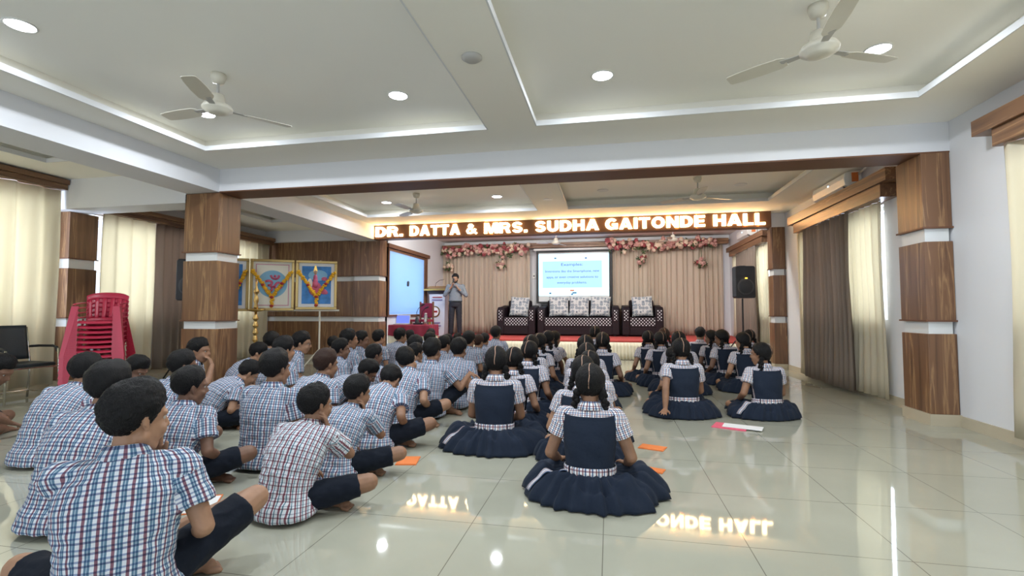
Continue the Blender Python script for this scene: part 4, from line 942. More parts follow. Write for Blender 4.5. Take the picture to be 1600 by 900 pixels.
# each seated child: place, facing, posture
PEOPLE = [
    {'id': 'b1', 'k': 'b', 's': 1.03, 'psi': 40, 'label': 'schoolboy in checked shirt closest to the camera, chin propped on right hand', 'lean': 8, 'hp': 6, 'hy': -54, 'armL': 'chin', 'armR': 'down', 'kneeR': 0.25, 'kx': 0.43, 'pos': (-1.74, 1.48)},
    {'id': 'b2', 'k': 'b', 's': 1.05, 'psi': 6, 'label': 'schoolboy in checked shirt seated directly behind the closest chin-propping boy, no face visible', 'lean': 19, 'hp': 10, 'hy': -4, 'armR': 'lap', 'pos': (-2.72, 2.05)},
    {'id': 'b3', 'k': 'b', 's': 1.04, 'psi': 4, 'label': 'schoolboy hunched forward with back broad to the left, between face-down boy and nearest pair', 'lean': 32, 'hp': 14, 'hy': 2, 'armL': 'front', 'pos': (-4.02, 2.85)},
    {'id': 'b4', 'k': 'b', 's': 1.02, 'psi': -50, 'label': 'schoolboy cut by left picture edge, face lowered in profile towards the right', 'lean': 34, 'hp': 32, 'hy': -20, 'armR': 'front', 'armL': 'lap', 'pos': (-5.5, 3.15)},
    {'id': 'b5', 'k': 'b', 's': 0.95, 'psi': -70, 'label': 'schoolboy half hidden beside the red chairs, face bowed to the right', 'lean': 30, 'hp': 34, 'hy': -10, 'armR': 'lap', 'pos': (-4.63, 3.75)},
    {'id': 'b6', 'k': 'b', 's': 1.01, 'psi': -60, 'label': 'schoolboy in front of the wood pillar lifting his fingers to his mouth', 'lean': 10, 'hp': 6, 'hy': -10, 'armR': 'mouth', 'pos': (-4.5, 4.5)},
    {'id': 'b7', 'k': 'b', 's': 0.99, 'psi': -20, 'label': 'schoolboy whose head overlaps the one lifting fingers to mouth, facing stage', 'lean': 16, 'hp': 8, 'hy': -8, 'pos': (-3.54, 3.3)},
    {'id': 'b8', 'k': 'b', 's': 0.94, 'psi': 8, 'label': 'schoolboy with short sleeve turned right, just beyond the chin-propping nearest boy', 'lean': 16, 'hp': 6, 'hy': -34, 'armR': 'down', 'kneeR': 0.18, 'kx': 0.38, 'pos': (-2.65, 2.55)},
    {'id': 'b9', 'k': 'b', 's': 0.99, 'psi': -45, 'label': 'schoolboy leaning far right with ear showing, under the brass lamp', 'lean': 34, 'hp': 22, 'hy': -8, 'pos': (-4.49, 5.15)},
    {'id': 'b10', 'k': 'b', 's': 0.94, 'psi': -30, 'label': 'schoolboy bowing his head behind the tall dark head in the left group', 'lean': 44, 'hp': 44, 'hy': -6, 'pos': (-3.71, 3.98)},
    {'id': 'b11', 'k': 'b', 's': 1.01, 'psi': -4, 'label': 'upright schoolboy with long straight back and tall dark hair, left of centre of boys', 'lean': 6, 'hp': 2, 'hy': -8, 'pos': (-2.42, 3.1)},
    {'id': 'b12', 'k': 'b', 's': 1.04, 'psi': -15, 'label': 'schoolboy with thick hair in front of the one wearing glasses by the wood panelling', 'lean': 14, 'hp': 6, 'hy': -8, 'pos': (-3.49, 4.55)},
    {'id': 'b13', 'k': 'b', 's': 1.03, 'psi': 0, 'label': 'schoolboy nearest the brass lamp whose hair top peeks over the rows', 'lean': 14, 'hp': 10, 'pos': (-4.53, 5.75)},
    {'id': 'b14', 'k': 'b', 's': 1.05, 'psi': -48, 'label': 'schoolboy wearing glasses, turned to the right before the wood panelling', 'lean': 12, 'hp': 8, 'hy': -14, 'glasses': 1, 'pos': (-3.97, 5.5)},
    {'id': 'b15', 'k': 'b', 's': 1.02, 'psi': -18, 'label': 'schoolboy with reddish brown crown sitting mid-left, sloping shoulders', 'lean': 30, 'hp': 8, 'hy': -8, 'hair': 'brown', 'pos': (-2.58, 3.75)},
    {'id': 'b16', 'k': 'b', 's': 0.9, 'psi': -8, 'label': 'schoolboy at front of the rows with maroon-toned checks, hand held to right ear', 'lean': 29, 'hp': 4, 'hy': -18, 'armR': 'cheek', 'kneeR': 0.16, 'maroon': 1, 'kx': 0.4, 'pos': (-1.72, 2.38)},
    {'id': 'b17', 'k': 'b', 's': 0.88, 'psi': -8, 'label': 'schoolboy resting cheek in right hand with orange booklet at his knee', 'lean': 33, 'hp': 12, 'hy': -22, 'armR': 'cheek', 'kneeR': 0.16, 'kx': 0.41, 'pos': (-1.79, 2.95)},
    {'id': 'b18', 'k': 'b', 's': 0.99, 'psi': 0, 'label': 'schoolboy at the aisle edge bowing so low that only hair crown shows', 'lean': 42, 'hp': 52, 'hy': 0, 'armR': 'down', 'kneeR': 0.18, 'armL': 'front', 'kx': 0.41, 'pos': (-1.86, 3.58)},
    {'id': 'b19', 'k': 'b', 's': 0.98, 'psi': -42, 'label': 'schoolboy leaning low to the right with cheek and ear visible', 'lean': 50, 'hp': 42, 'hy': -16, 'pos': (-2.7, 4.35)},
    {'id': 'b20', 'k': 'b', 's': 1.03, 'psi': -8, 'label': 'schoolboy with glasses tilting his head back towards the left', 'lean': 30, 'hp': 20, 'hy': 34, 'hr': -24, 'armR': 'down', 'glasses': 1, 'kneeR': 0.2, 'pos': (-1.95, 4.3)},
    {'id': 'b21', 'k': 'b', 's': 0.93, 'psi': -12, 'label': 'schoolboy with dark round head left of the boy tilting his head', 'lean': 16, 'hp': 8, 'hy': -22, 'pos': (-2.64, 4.95)},
    {'id': 'b22', 'k': 'b', 's': 0.97, 'psi': -30, 'label': 'schoolboy with cheek visible, second dark head left of the standing man column', 'lean': 16, 'hp': 4, 'hy': -22, 'pos': (-3.32, 5.35)},
    {'id': 'b23', 'k': 'b', 's': 1.06, 'psi': -26, 'label': 'tall schoolboy against the wood pillar base, back straight and long', 'lean': 4, 'hp': 0, 'hy': -16, 'pos': (-3.48, 5.95)},
    {'id': 'b24', 'k': 'b', 's': 1.01, 'psi': -40, 'label': 'schoolboy looking right in front of the panelled pillar edge', 'lean': 8, 'hp': 4, 'hy': -24, 'pos': (-3.66, 6.55)},
    {'id': 'b25', 'k': 'b', 's': 1.02, 'psi': -18, 'label': 'schoolboy just left of the maroon draped table, ear visible', 'lean': 18, 'hp': 4, 'hy': -10, 'pos': (-3.73, 7.2)},
    {'id': 'b26', 'k': 'b', 's': 1.05, 'psi': -24, 'label': 'schoolboy in front of the draped table middle, leaning forwards', 'lean': 28, 'hp': 6, 'hy': -14, 'pos': (-3.72, 7.85)},
    {'id': 'b26b', 'k': 'b', 's': 0.94, 'psi': -20, 'label': 'schoolboy tucked behind another head in front of the table right end', 'lean': 18, 'hp': 6, 'hy': -10, 'pos': (-3.77, 8.55)},
    {'id': 'b27', 'k': 'b', 's': 1.0, 'psi': -8, 'label': 'schoolboy with close-cropped hair directly behind the low-headed one', 'lean': 16, 'hp': 8, 'pos': (-2.47, 5.75)},
    {'id': 'b28', 'k': 'b', 's': 0.93, 'psi': -14, 'label': 'schoolboy with low-set head left of the boy stretching an arm right', 'lean': 20, 'hp': 10, 'hy': -14, 'armR': 'chin', 'pos': (-2.33, 5.35)},
    {'id': 'b29', 'k': 'b', 's': 1.01, 'psi': -8, 'label': 'schoolboy with cropped hair stretching his right arm out on raised knee', 'lean': 10, 'hp': 4, 'hy': -4, 'armR': 'out', 'kneeR': 0.34, 'pos': (-1.88, 4.85)},
    {'id': 'b30', 'k': 'b', 's': 1.01, 'psi': -6, 'label': 'schoolboy with square dark hair seated last in his row beside braided girls', 'lean': 22, 'hp': 6, 'hy': -2, 'pos': (-1.77, 5.35)},
    {'id': 'b31', 'k': 'b', 's': 0.97, 'psi': -12, 'label': 'schoolboy seen between cropped-hair boy and square-haired boy', 'lean': 18, 'hp': 8, 'hy': -12, 'pos': (-2.31, 6.35)},
    {'id': 'b32', 'k': 'b', 's': 1.0, 'psi': -10, 'label': 'schoolboy with bushy hair right of the standing man legs', 'lean': 14, 'hp': 4, 'hy': -6, 'pos': (-2.12, 7.0)},
    {'id': 'b33', 'k': 'b', 's': 0.91, 'psi': -16, 'label': 'small schoolboy with light brown cropped hair between two dark heads', 'lean': 14, 'hp': 10, 'hair': 'brown', 'pos': (-2.12, 7.5)},
    {'id': 'b34', 'k': 'b', 's': 0.91, 'psi': -8, 'label': 'schoolboy half hidden right of the small brown-haired one', 'lean': 14, 'hp': 6, 'pos': (-2.15, 8.1)},
    {'id': 'b35', 'k': 'b', 's': 1.03, 'psi': -8, 'label': 'schoolboy in front row sitting alone against the red carpet', 'lean': 14, 'hp': 2, 'hy': -4, 'pos': (-2.09, 8.7)},
    {'id': 'b36', 'k': 'b', 's': 0.94, 'psi': -8, 'label': 'schoolboy whose hair overlaps the foot of the rostrum banner', 'lean': 12, 'hp': 6, 'pos': (-3.58, 9.3)},
    {'id': 'b37', 'k': 'b', 's': 0.98, 'psi': -14, 'label': 'schoolboy right behind the one overlapping the rostrum foot', 'lean': 16, 'hp': 10, 'pos': (-2.84, 7.2)},
    {'id': 'b38', 'k': 'b', 's': 0.88, 'psi': -8, 'label': 'schoolboy at the feet of the standing man', 'lean': 16, 'hp': 10, 'pos': (-2.8, 8.6)},
    {'id': 'b39', 'k': 'b', 's': 0.91, 'psi': -8, 'label': 'schoolboy lowest below the standing man left foot', 'lean': 18, 'hp': 12, 'pos': (-2.71, 7.75)},
    {'id': 'b41', 'k': 'b', 's': 0.89, 'psi': -10, 'label': 'schoolboy mostly hidden left of the tall straight-backed boy by pillar', 'lean': 16, 'hp': 8, 'pos': (-4.38, 7.0)},
    {'id': 'g1', 'k': 'g', 's': 0.96, 'psi': -2, 'label': 'braided schoolgirl in navy pinafore nearest the camera, wide pleated skirt spread on tiles', 'lean': 6, 'hp': 4, 'armR': 'down', 'armL': 'down', 'belt': 1, 'wide': 1, 'pos': (-0.12, 2.95)},
    {'id': 'g2', 'k': 'g', 's': 1.0, 'psi': 4, 'label': 'braided schoolgirl behind the boys edge with wide skirt, second nearest pinafore back', 'lean': 8, 'hp': 6, 'hy': 3, 'belt': 1, 'wide': 1, 'pos': (-0.91, 3.85)},
    {'id': 'g3', 'k': 'g', 's': 0.94, 'psi': -8, 'label': 'schoolgirl whose head touches the second nearest pinafore girl on her right', 'lean': 10, 'hp': 8, 'armR': 'down', 'pos': (-0.9, 4.45)},
    {'id': 'g4', 'k': 'g', 's': 0.97, 'psi': -12, 'label': 'schoolgirl with round dark hair third in the left column of girls', 'lean': 12, 'hp': 8, 'hy': -6, 'armR': 'down', 'pos': (-0.87, 5.1)},
    {'id': 'g5', 'k': 'g', 's': 1.01, 'psi': -12, 'label': 'schoolgirl fourth in the left column of girls, head half covered', 'lean': 12, 'hp': 8, 'hy': -6, 'pos': (-0.96, 5.75)},
    {'id': 'g6', 'k': 'g', 's': 1.0, 'psi': -18, 'label': 'schoolgirl fifth in the left column of girls with shirt sleeve visible', 'lean': 12, 'hp': 8, 'hy': -6, 'armR': 'down', 'pos': (-0.96, 6.42)},
    {'id': 'g7', 'k': 'g', 's': 1.01, 'psi': -22, 'label': 'schoolgirl near the stage skirt at the head of left girls column', 'lean': 14, 'hp': 8, 'hy': -14, 'armR': 'front', 'pos': (-0.95, 7.12)},
    {'id': 'g8', 'k': 'g', 's': 0.97, 'psi': -25, 'label': 'schoolgirl turned to the right at very front of left girls column', 'lean': 14, 'hp': 10, 'hy': -20, 'armR': 'front', 'pos': (-0.94, 7.85)},
    {'id': 'g9', 'k': 'g', 's': 0.95, 'psi': -4, 'label': 'schoolgirl directly in front of the nearest pinafore girl, long left braid', 'lean': 8, 'hp': 6, 'armL': 'down', 'pos': (-0.2, 3.6)},
    {'id': 'g10', 'k': 'g', 's': 0.94, 'psi': -6, 'label': 'schoolgirl third from the camera in middle column, only hair crown visible', 'lean': 10, 'hp': 6, 'pos': (-0.18, 4.2)},
    {'id': 'g11', 'k': 'g', 's': 0.97, 'psi': -4, 'label': 'schoolgirl fourth in the middle column with clear centre parting', 'lean': 10, 'hp': 6, 'pos': (-0.23, 4.85)},
    {'id': 'g12', 'k': 'g', 's': 1.02, 'psi': -4, 'label': 'schoolgirl fifth in the middle column with rounded crown', 'lean': 10, 'hp': 6, 'pos': (-0.28, 5.6)},
    {'id': 'g13', 'k': 'g', 's': 1.01, 'psi': -14, 'label': 'schoolgirl with tied braids right of middle column, navy strap and sleeve visible', 'lean': 10, 'hp': 4, 'hy': 8, 'armR': 'down', 'pos': (-0.11, 6.6)},
    {'id': 'g14', 'k': 'g', 's': 1.04, 'psi': 0, 'label': 'schoolgirl at the stage skirt ahead of the middle column, bun of hair', 'lean': 8, 'hp': 6, 'pos': (-0.25, 8.6)},
    {'id': 'g17', 'k': 'g', 's': 1.0, 'psi': 6, 'label': 'schoolgirl leaning on left hand planted on the floor, navy back panel', 'lean': 6, 'hp': 4, 'armL': 'floor', 'pos': (0.75, 5.4)},
    {'id': 'g18', 'k': 'g', 's': 0.95, 'psi': 10, 'label': 'schoolgirl farthest right, face turned left in profile, plaid sash end hanging', 'lean': 10, 'hp': 4, 'hy': 42, 'armL': 'down', 'belt': 1, 'pos': (1.59, 5.5)},
    {'id': 'g19', 'k': 'g', 's': 1.0, 'psi': 8, 'label': 'schoolgirl just ahead of the profile girl, dark ponytail and navy strap', 'lean': 12, 'hp': 8, 'hy': 30, 'armL': 'down', 'pos': (1.85, 7.2)},
    {'id': 'g20', 'k': 'g', 's': 1.02, 'psi': 18, 'label': 'schoolgirl with smooth bob of hair covering her ear facing left', 'lean': 14, 'hp': 12, 'hy': 35, 'armL': 'down', 'pos': (1.75, 7.9)},
    {'id': 'g21', 'k': 'g', 's': 0.97, 'psi': 10, 'label': 'schoolgirl whose pale cheek shows between bobbed head and short-haired child', 'lean': 12, 'hp': 6, 'hy': 45, 'pos': (1.7, 8.6)},
    {'id': 'g22', 'k': 'g', 's': 0.99, 'psi': -12, 'label': 'schoolgirl with short boyish hair in front of the red carpet end', 'lean': 12, 'hp': 6, 'hy': -5, 'short': 1, 'pos': (1.61, 9.4)},
    {'id': 'g23', 'k': 'g', 's': 0.99, 'psi': 12, 'label': 'schoolgirl with wavy hair and navy strap left of the leaning-hand girl', 'lean': 14, 'hp': 6, 'hy': 6, 'armL': 'down', 'pos': (0.77, 7.5)},
    {'id': 'g24', 'k': 'g', 's': 1.01, 'psi': 6, 'label': 'schoolgirl whose brown hair rises behind the wavy-haired one', 'lean': 12, 'hp': 6, 'hair': 'brown', 'pos': (0.92, 8.6)},
    {'id': 'g25', 'k': 'g', 's': 0.98, 'psi': 14, 'label': 'schoolgirl farthest left of the right block, thin arm on knee', 'lean': 14, 'hp': 8, 'armL': 'down', 'pos': (0.63, 8.0)},
    {'id': 'g26', 'k': 'g', 's': 1.03, 'psi': 0, 'label': 'schoolgirl whose crown peeks over the leaning-hand girl', 'lean': 14, 'hp': 10, 'pos': (0.92, 6.85)},
    {'id': 'g27', 'k': 'g', 's': 0.86, 'psi': 18, 'label': 'schoolgirl tucked in at left shoulder of the leaning-hand girl, head hidden', 'lean': 22, 'hp': 26, 'armL': 'down', 'pos': (0.81, 6.1)},
    {'id': 'g28', 'k': 'g', 's': 0.98, 'psi': 4, 'label': 'schoolgirl farthest ahead on the right with untied dark hair', 'lean': 12, 'hp': 8, 'hy': 10, 'pos': (2.33, 8.8)},
]
# ---------------------------------------------------------------- people: bodies, clothes, hair
HK = 1.07   # children carry slightly large heads
def remesh(mb, voxel, it=3, name='m'):
    me = mb.mesh('tmp'); o = bpy.data.objects.new('tmp', me); COL.objects.link(o)
    r = o.modifiers.new('r', 'REMESH'); r.mode = 'VOXEL'; r.voxel_size = voxel; r.use_smooth_shade = True
    s = o.modifiers.new('s', 'SMOOTH'); s.factor = .5; s.iterations = it
    bpy.context.view_layer.update(); out = bpy.data.meshes.new_from_object(o.evaluated_get(bpy.context.evaluated_depsgraph_get()))
    bpy.data.objects.remove(o); bpy.data.meshes.remove(me); out.name = name; out.shade_smooth(); return out
def mobj(name, me, mat, parent):
    me.materials.clear(); me.materials.append(M(mat)); o = bpy.data.objects.new(name, me); COL.objects.link(o); o.parent = parent; return o
def hand(b, W, d, nrm, sd, curl=.5, k=1.0):
    """palm + four unequal fingers + thumb; d fingers direction, nrm palm normal (towards which fingers curl)"""
    d = unit(d); nrm = unit(nrm - d*(nrm @ d)); lat = np.cross(d, nrm)*sd   # lat points to the thumb side
    b.cap(W - d*.005, W + d*.03*k, .021*k, .024*k, sq=(nrm, .8))
    for j, o_ in enumerate((-.024, -.008, .008, .024)):
        b.cap(W + d*.02*k + lat*o_*.7*k, W + d*.078*k + lat*o_*k, .013*k, .0115*k, n=8)
    Ls = (.052, .064, .070, .062); sp = (-.22, -.07, .05, .17)
    for j, o_ in enumerate((-.027, -.009, .009, .027)):
        p = W + d*(.078 if j else .070)*k + lat*o_*k; dd = unit(d + lat*sp[j]); a = curl*.5
        for q, f in enumerate((.44, .31, .25)):
            dd2 = unit(dd*math.cos(a) + nrm*math.sin(a)); e = p + dd2*Ls[j]*f*k
            b.cap(p, e, (.0085-.0008*q)*k, (.0080-.0008*q)*k, n=8); p = e; a += curl*.75
    p = W + d*.022*k + lat*.022*k; t1 = unit(d*.7 + lat*.8 + nrm*.25); e = p + t1*.034*k; b.cap(p, e, .0125*k, .0105*k, n=8)
    t2 = unit(d*.9 + lat*.35 + nrm*.35); e2 = e + t2*.027*k; b.cap(e, e2, .0100*k, .0085*k, n=8)
def foot(b, A, td, k=1.08):
    td = unit(V(td[0], td[1], 0)); lat = V(-td[1], td[0], 0); z = V(0, 0, 1); A = np.array(A)
    g = V(A[0], A[1], 0)
    b.cap(g - td*.03 + z*.026, A + z*.01, .026*k, .032*k); b.cap(g - td*.02 + z*.028, g + td*.10 + z*.024, .028*k, .030*k, sq=(z, .75))
    b.cap(A, g + td*.10 + z*.024, .030*k, .020*k)
    b.cap(g + td*.10 + lat*.022 + z*.018, g + td*.10 - lat*.022 + z*.018, .020*k, .019*k, sq=(z, .8))
    for j in range(5):
        o_ = (-.034, -.016, 0, .015, .029)[j]; L = (.046, .048, .046, .040, .033)[j]; r = (.0125, .0088, .0082, .0078, .0075)[j]
        b.cap(g + td*.105 + lat*o_*k + z*.014, g + td*(.118+L*.55) + lat*o_*1.1*k + z*.010, r*k, r*.95*k, n=8)
def head_geo(b, c, R, k=HK):
    def P(x, y, z): return c + R @ (V(x, y, z)*k)
    b.ell(P(0, -.012, .028), (.073*k, .092*k, .086*k), R, 24); b.ell(P(0, .022, -.030), (.059*k, .066*k, .080*k), R, 20)
    b.ell(P(0, .046, -.084), (.034*k, .032*k, .028*k), R, 14); b.cap(P(.040, .0, -.055), P(.018, .045, -.09), .026*k, .022*k); b.cap(P(-.040, .0, -.055), P(-.018, .045, -.09), .026*k, .022*k)
    b.cap(P(0, .084, .012), P(0, .100, -.022), .008*k, .012*k, n=10); b.ell(P(.013, .090, -.028), (.008*k,)*3, R, 8); b.ell(P(-.013, .090, -.028), (.008*k,)*3, R, 8)
    b.cap(P(-.018, .080, -.052), P(.018, .080, -.052), .0075*k, n=8); b.cap(P(-.015, .079, -.063), P(.015, .079, -.063), .0085*k, n=8)
    b.cap(P(-.048, .062, .024), P(-.012, .082, .026), .0095*k, n=8); b.cap(P(.048, .062, .024), P(.012, .082, .026), .0095*k, n=8)
    b.cap(P(-.040, .060, -.030), P(-.034, .062, -.040), .019*k, n=8); b.cap(P(.040, .060, -.030), P(.034, .062, -.040), .019*k, n=8)
    for s in (-1, 1):
        b.cap(P(s*.074, -.014, .012), P(s*.070, -.004, -.026), .014*k, .009*k, sq=(R @ V(1, 0, 0), .55)); b.cap(P(s*.080, -.020, .014), P(s*.078, -.018, -.012), .006*k, n=8)
EYE_W = MB().ell((0, 0, 0), (.0098,)*3, n=12).mesh('eye'); EYE_W.materials.append(M('eye_white')); EYE_W.shade_smooth()
EYE_I = MB().ell((0, .0050, 0), (.0070, .0054, .0066), n=10).mesh('iris'); EYE_I.materials.append(M('eye_dark')); EYE_I.shade_smooth()
def eyes(t, c, R, k=HK):
    for s in (-1, 1):
        e = bpy.data.objects.new('eye', EYE_W); COL.objects.link(e); e.parent = t
        m = Matrix.Identity(4)
        for i in range(3):
            for j in range(3): m[i][j] = R[i][j]*k
        p = c + R @ (V(s*.029, .0665, .006)*k); m.translation = Vector(p); e.matrix_local = m
        q = bpy.data.objects.new('iris', EYE_I); COL.objects.link(q); q.parent = e
def hair_cap(t, c, R, style, mat, fine, seed, k=HK):
    rnd = random.Random(seed); na, ne = (96, 64) if fine else (40, 26); c0 = c + R @ (V(0, -.012, .028)*k); rad = V(.073, .092, .086)*k
    off = Vector((rnd.uniform(-9, 9), rnd.uniform(-9, 9), rnd.uniform(-9, 9))); vs = []
    girl = style == 'girl'; th0 = .015 if girl else rnd.uniform(.015, .021)
    for i in range(ne+1):
        el = -math.pi/2*.92 + (math.pi*.96)*i/ne
        for j in range(na):
            az = 2*math.pi*j/na; fr = math.sin(az)           # +1 front, -1 back
            if girl: e0 = np.interp(fr, [-1, -.5, -.1, .35, .75, 1], [-70, -64, -48, -6, 28, 38])
            else: e0 = np.interp(fr, [-1, -.6, -.3, -.05, .2, .5, .7, 1], [-74, -68, -46, -26, -34, 2, 16, 21])
            s = np.clip((math.degrees(el) - e0)/9 + .4, 0, 1); s = s*s*(3-2*s)
            d = V(math.cos(el)*math.cos(az), math.cos(el)*math.sin(az), math.sin(el))
            nz = noise.noise(Vector(d*3.2) + off)*.5 + noise.noise(Vector(d*9) + off)*.25 + noise.noise(Vector(d*26) + off)*.18
            th = th0*(1. if girl else .40 + .60*float(np.clip((math.degrees(el)+45)/60, 0, 1)))*(1 + (0 if girl else .6*max(0, d[2]) + .25*max(0, fr)*max(0, d[2])))
            fz = (.004 if girl else .011)*nz + (.0035*(rnd.random()-.5) if (fine and not girl) else .002*(rnd.random()-.5))
            th *= 1. if girl else float(np.clip((math.degrees(el) - e0)/42, .30, 1)); r = s*(th + fz) - (1-s)*.012
            if girl: r -= .0035*math.exp(-(d[0]/.04)**2)*s
            vs.append(c0 + R @ (d*(rad + r*k)))
    fs = [(i*na+j, i*na+(j+1) % na, (i+1)*na+(j+1) % na, (i+1)*na+j) for i in range(ne) for j in range(na)]
    b = MB().add(vs, fs); fs2 = [tuple(range(ne*na, (ne+1)*na))]; b.f.extend(fs2)
    b.build('hair', mat, t, smooth=True)
    if girl:
        pts = []
        for el in np.linspace(42, 205, 26):
            a = math.radians(el); d = V(0, math.cos(a), math.sin(a)); wob = .003*math.sin(el*.09)
            pts.append(c0 + R @ (d*(rad + (th0 - .0026)*k) + V(wob, 0, 0)))
        Xr = R @ V(1, 0, 0); rows = [[p - Xr*.0024*k, p + Xr*.0024*k] for p in pts]
        MB().loft(rows, closed=False).build('hair_parting', 'skin_pale', t, solid=.003)
def braids(t, c, R, neck, X, mat, length, rnd, k=1.12):
    for s in (-1, 1):
        st = c + R @ (V(s*.070, -.040, -.040)*k); out = X*s; b = MB(); p = st.copy(); n = int(length/.021)
        b.ell(st, (.024*k, .022*k, .024*k), None, 10)
        for i in range(n):
            f = i/max(1, n-1); p = p + V(0, 0, -.0215)*k + out*(.009*math.sin(f*3) if f < .6 else -.001) + V(0, -.004, 0); r = (.0190 - .004*f)*k
            sg = 1 if i % 2 else -1
            b.ell(p + X*.006*sg, (r, r*.9, r*1.05), rotm('y', 28*sg), 8)
            if f < .85: b.ell(p + V(0, .026, .004) - X*.005*sg + out*.008, (r*.9, r*.85, r*1.05), rotm('y', -28*sg), 8)
        b.build('braid', mat, t, smooth=True)
        q = MB(); q.ell(p + V(0, 0, -.012), (.016*k, .014*k, .010*k), None, 10)
        for sg in (-1, 1): q.ell(p + X*.020*sg + V(0, 0, -.010), (.020*k, .007*k, .013*k), rotm('y', 20*sg), 8)
        q.build('hair_ribbon', 'navy_cloth', t, smooth=True)
def spine_fn(sk):
    P = [sk['sp'][0] + V(0, 0, -.075)] + sk['sp']; P = [np.array(p) for p in P]; n = len(P)
    def C(t):
        u = np.clip(t, 0, 1)*(n-1); i = min(n-2, int(u)); f = u-i
        p0 = P[max(0, i-1)]; p1 = P[i]; p2 = P[i+1]; p3 = P[min(n-1, i+2)]
        return .5*((2*p1) + (-p0+p2)*f + (2*p0-5*p1+4*p2-p3)*f*f + (-p0+3*p1-3*p2+p3)*f**3)
    return C
TT = [0, .12, .25, .40, .55, .70, .82, .90, .96, 1.0]
TA = [.130, .150, .148, .124, .128, .140, .146, .118, .075, .055]
TB = [.110, .120, .115, .094, .095, .102, .094, .078, .062, .052]
def ring(C, t, X, a, b, n=28, pw=2.3):
    c = C(t); T = unit(C(min(1, t+.02)) - C(max(0, t-.02))); Xo = unit(X - T*(X @ T)) if t > .3 else unit(X*max(0, t/.3) + V(1, 0, 0)*(1 - t/.3)); Y = np.cross(T, Xo)
    out = []
    for k in range(n):
        th = 2*math.pi*k/n; cx, sy = math.cos(th), math.sin(th)
        out.append(c + Xo*a*math.copysign(abs(cx)**(2/pw), cx) + Y*b*math.copysign(abs(sy)**(2/pw), sy))
    return out
def torso_loft(mb, C, X, grow, tmin=0., tmax=1., scale_low=0, n=28, steps=26, bw=1.):
    rings = []
    for i in range(steps+1):
        t = tmin + (tmax-tmin)*i/steps; lo = scale_low*max(0, 1-t/.32)
        rings.append(ring(C, t, X, np.interp(t, TT, TA)*bw + grow + lo, np.interp(t, TT, TB)*(1 + (bw-1)*.5) + grow + lo, n))
    mb.loft(rings)
def uv_shirt(me, C, X, sk, girl):
    n = len(me.vertices); co = np.empty(n*3); me.vertices.foreach_get('co', co); co = co.reshape(-1, 3)
    ts = np.linspace(0, 1, 60); Cs = np.array([C(t) for t in ts]); seg = np.r_[0, np.cumsum(np.linalg.norm(np.diff(Cs, axis=0), axis=1))]
    D = ((co[:, None, :] - Cs[None])**2).sum(2); idx = D.argmin(1); T = np.gradient(Cs, axis=0); T /= np.linalg.norm(T, axis=1)[:, None]
    Tn = T[idx]; rel = co - Cs[idx]; along = (rel*Tn).sum(1); v1 = seg[idx] + along
    Xo = X[None] - Tn*(Tn @ X)[:, None]; Xo /= np.linalg.norm(Xo, axis=1)[:, None]; Yo = np.cross(Tn, Xo)
    rx = (rel*Xo).sum(1); ry = (rel*Yo).sum(1); th = np.arctan2(rx/.15, -ry/.105); u1 = rx + np.sign(rx)*np.maximum(0, .105 - np.abs(ry))*np.clip((np.abs(rx) - .05)/.07, 0, 1)
    best = np.sqrt(rx**2 + ry**2)/.15; U = u1.copy(); Vv = v1.copy(); reg = np.zeros(n)
    res = [(u1, v1)]
    for key in ('R', 'L'):
        S, E = sk['S'+key], sk['E'+key]; d = E-S; L = np.linalg.norm(d); d = d/L; r_ = co - S; al = r_ @ d; pp = r_ - al[:, None]*d; dist = np.linalg.norm(pp, axis=1)
        a = unit(np.cross(d, V(0, 1, .3))); b_ = np.cross(d, a); an = np.arctan2(pp @ b_, pp @ a)
        res.append((an*.062, -al)); reg = np.where((dist < .078) & (al > .04) & (al < L), 1 if key == 'R' else 2, reg)
    nf = len(me.polygons); ls = np.empty(nf, int); lt = np.empty(nf, int); me.polygons.foreach_get('loop_start', ls); me.polygons.foreach_get('loop_total', lt)
    lv = np.empty(len(me.loops), int); me.loops.foreach_get('vertex_index', lv); fr = reg[lv[ls]]; lr = np.repeat(fr, lt)
    uu = np.zeros(len(lv)); vv = np.zeros(len(lv))
    for k in range(3):
        m = lr == k; uu[m] = res[k][0][lv[m]]; vv[m] = res[k][1][lv[m]]
    uvl = me.uv_layers.new(name='UVMap'); uvl.data.foreach_set('uv', np.c_[uu, vv].ravel())
def wrinkle(me, amp, sc_, seed, zb=None):
    n = len(me.vertices); co = np.empty(n*3); me.vertices.foreach_get('co', co); no = np.empty(n*3); me.vertices.foreach_get('normal', no); co = co.reshape(-1, 3); no = no.reshape(-1, 3)
    o = Vector((seed*1.3, seed*.7, seed*.37)); d = np.empty(n)
    for i in range(n):
        p = co[i]; q = Vector((p[0]*sc_, p[1]*sc_, p[2]*sc_*1.7)) + o
        r_ = noise.noise(q); d[i] = (1 - abs(r_)*3.2)*.6 + noise.noise(q*2.1)*.5
    co += no*(d*amp)[:, None]; co[:, 2] = np.maximum(co[:, 2], .006); me.vertices.foreach_set('co', co.ravel()); me.update()
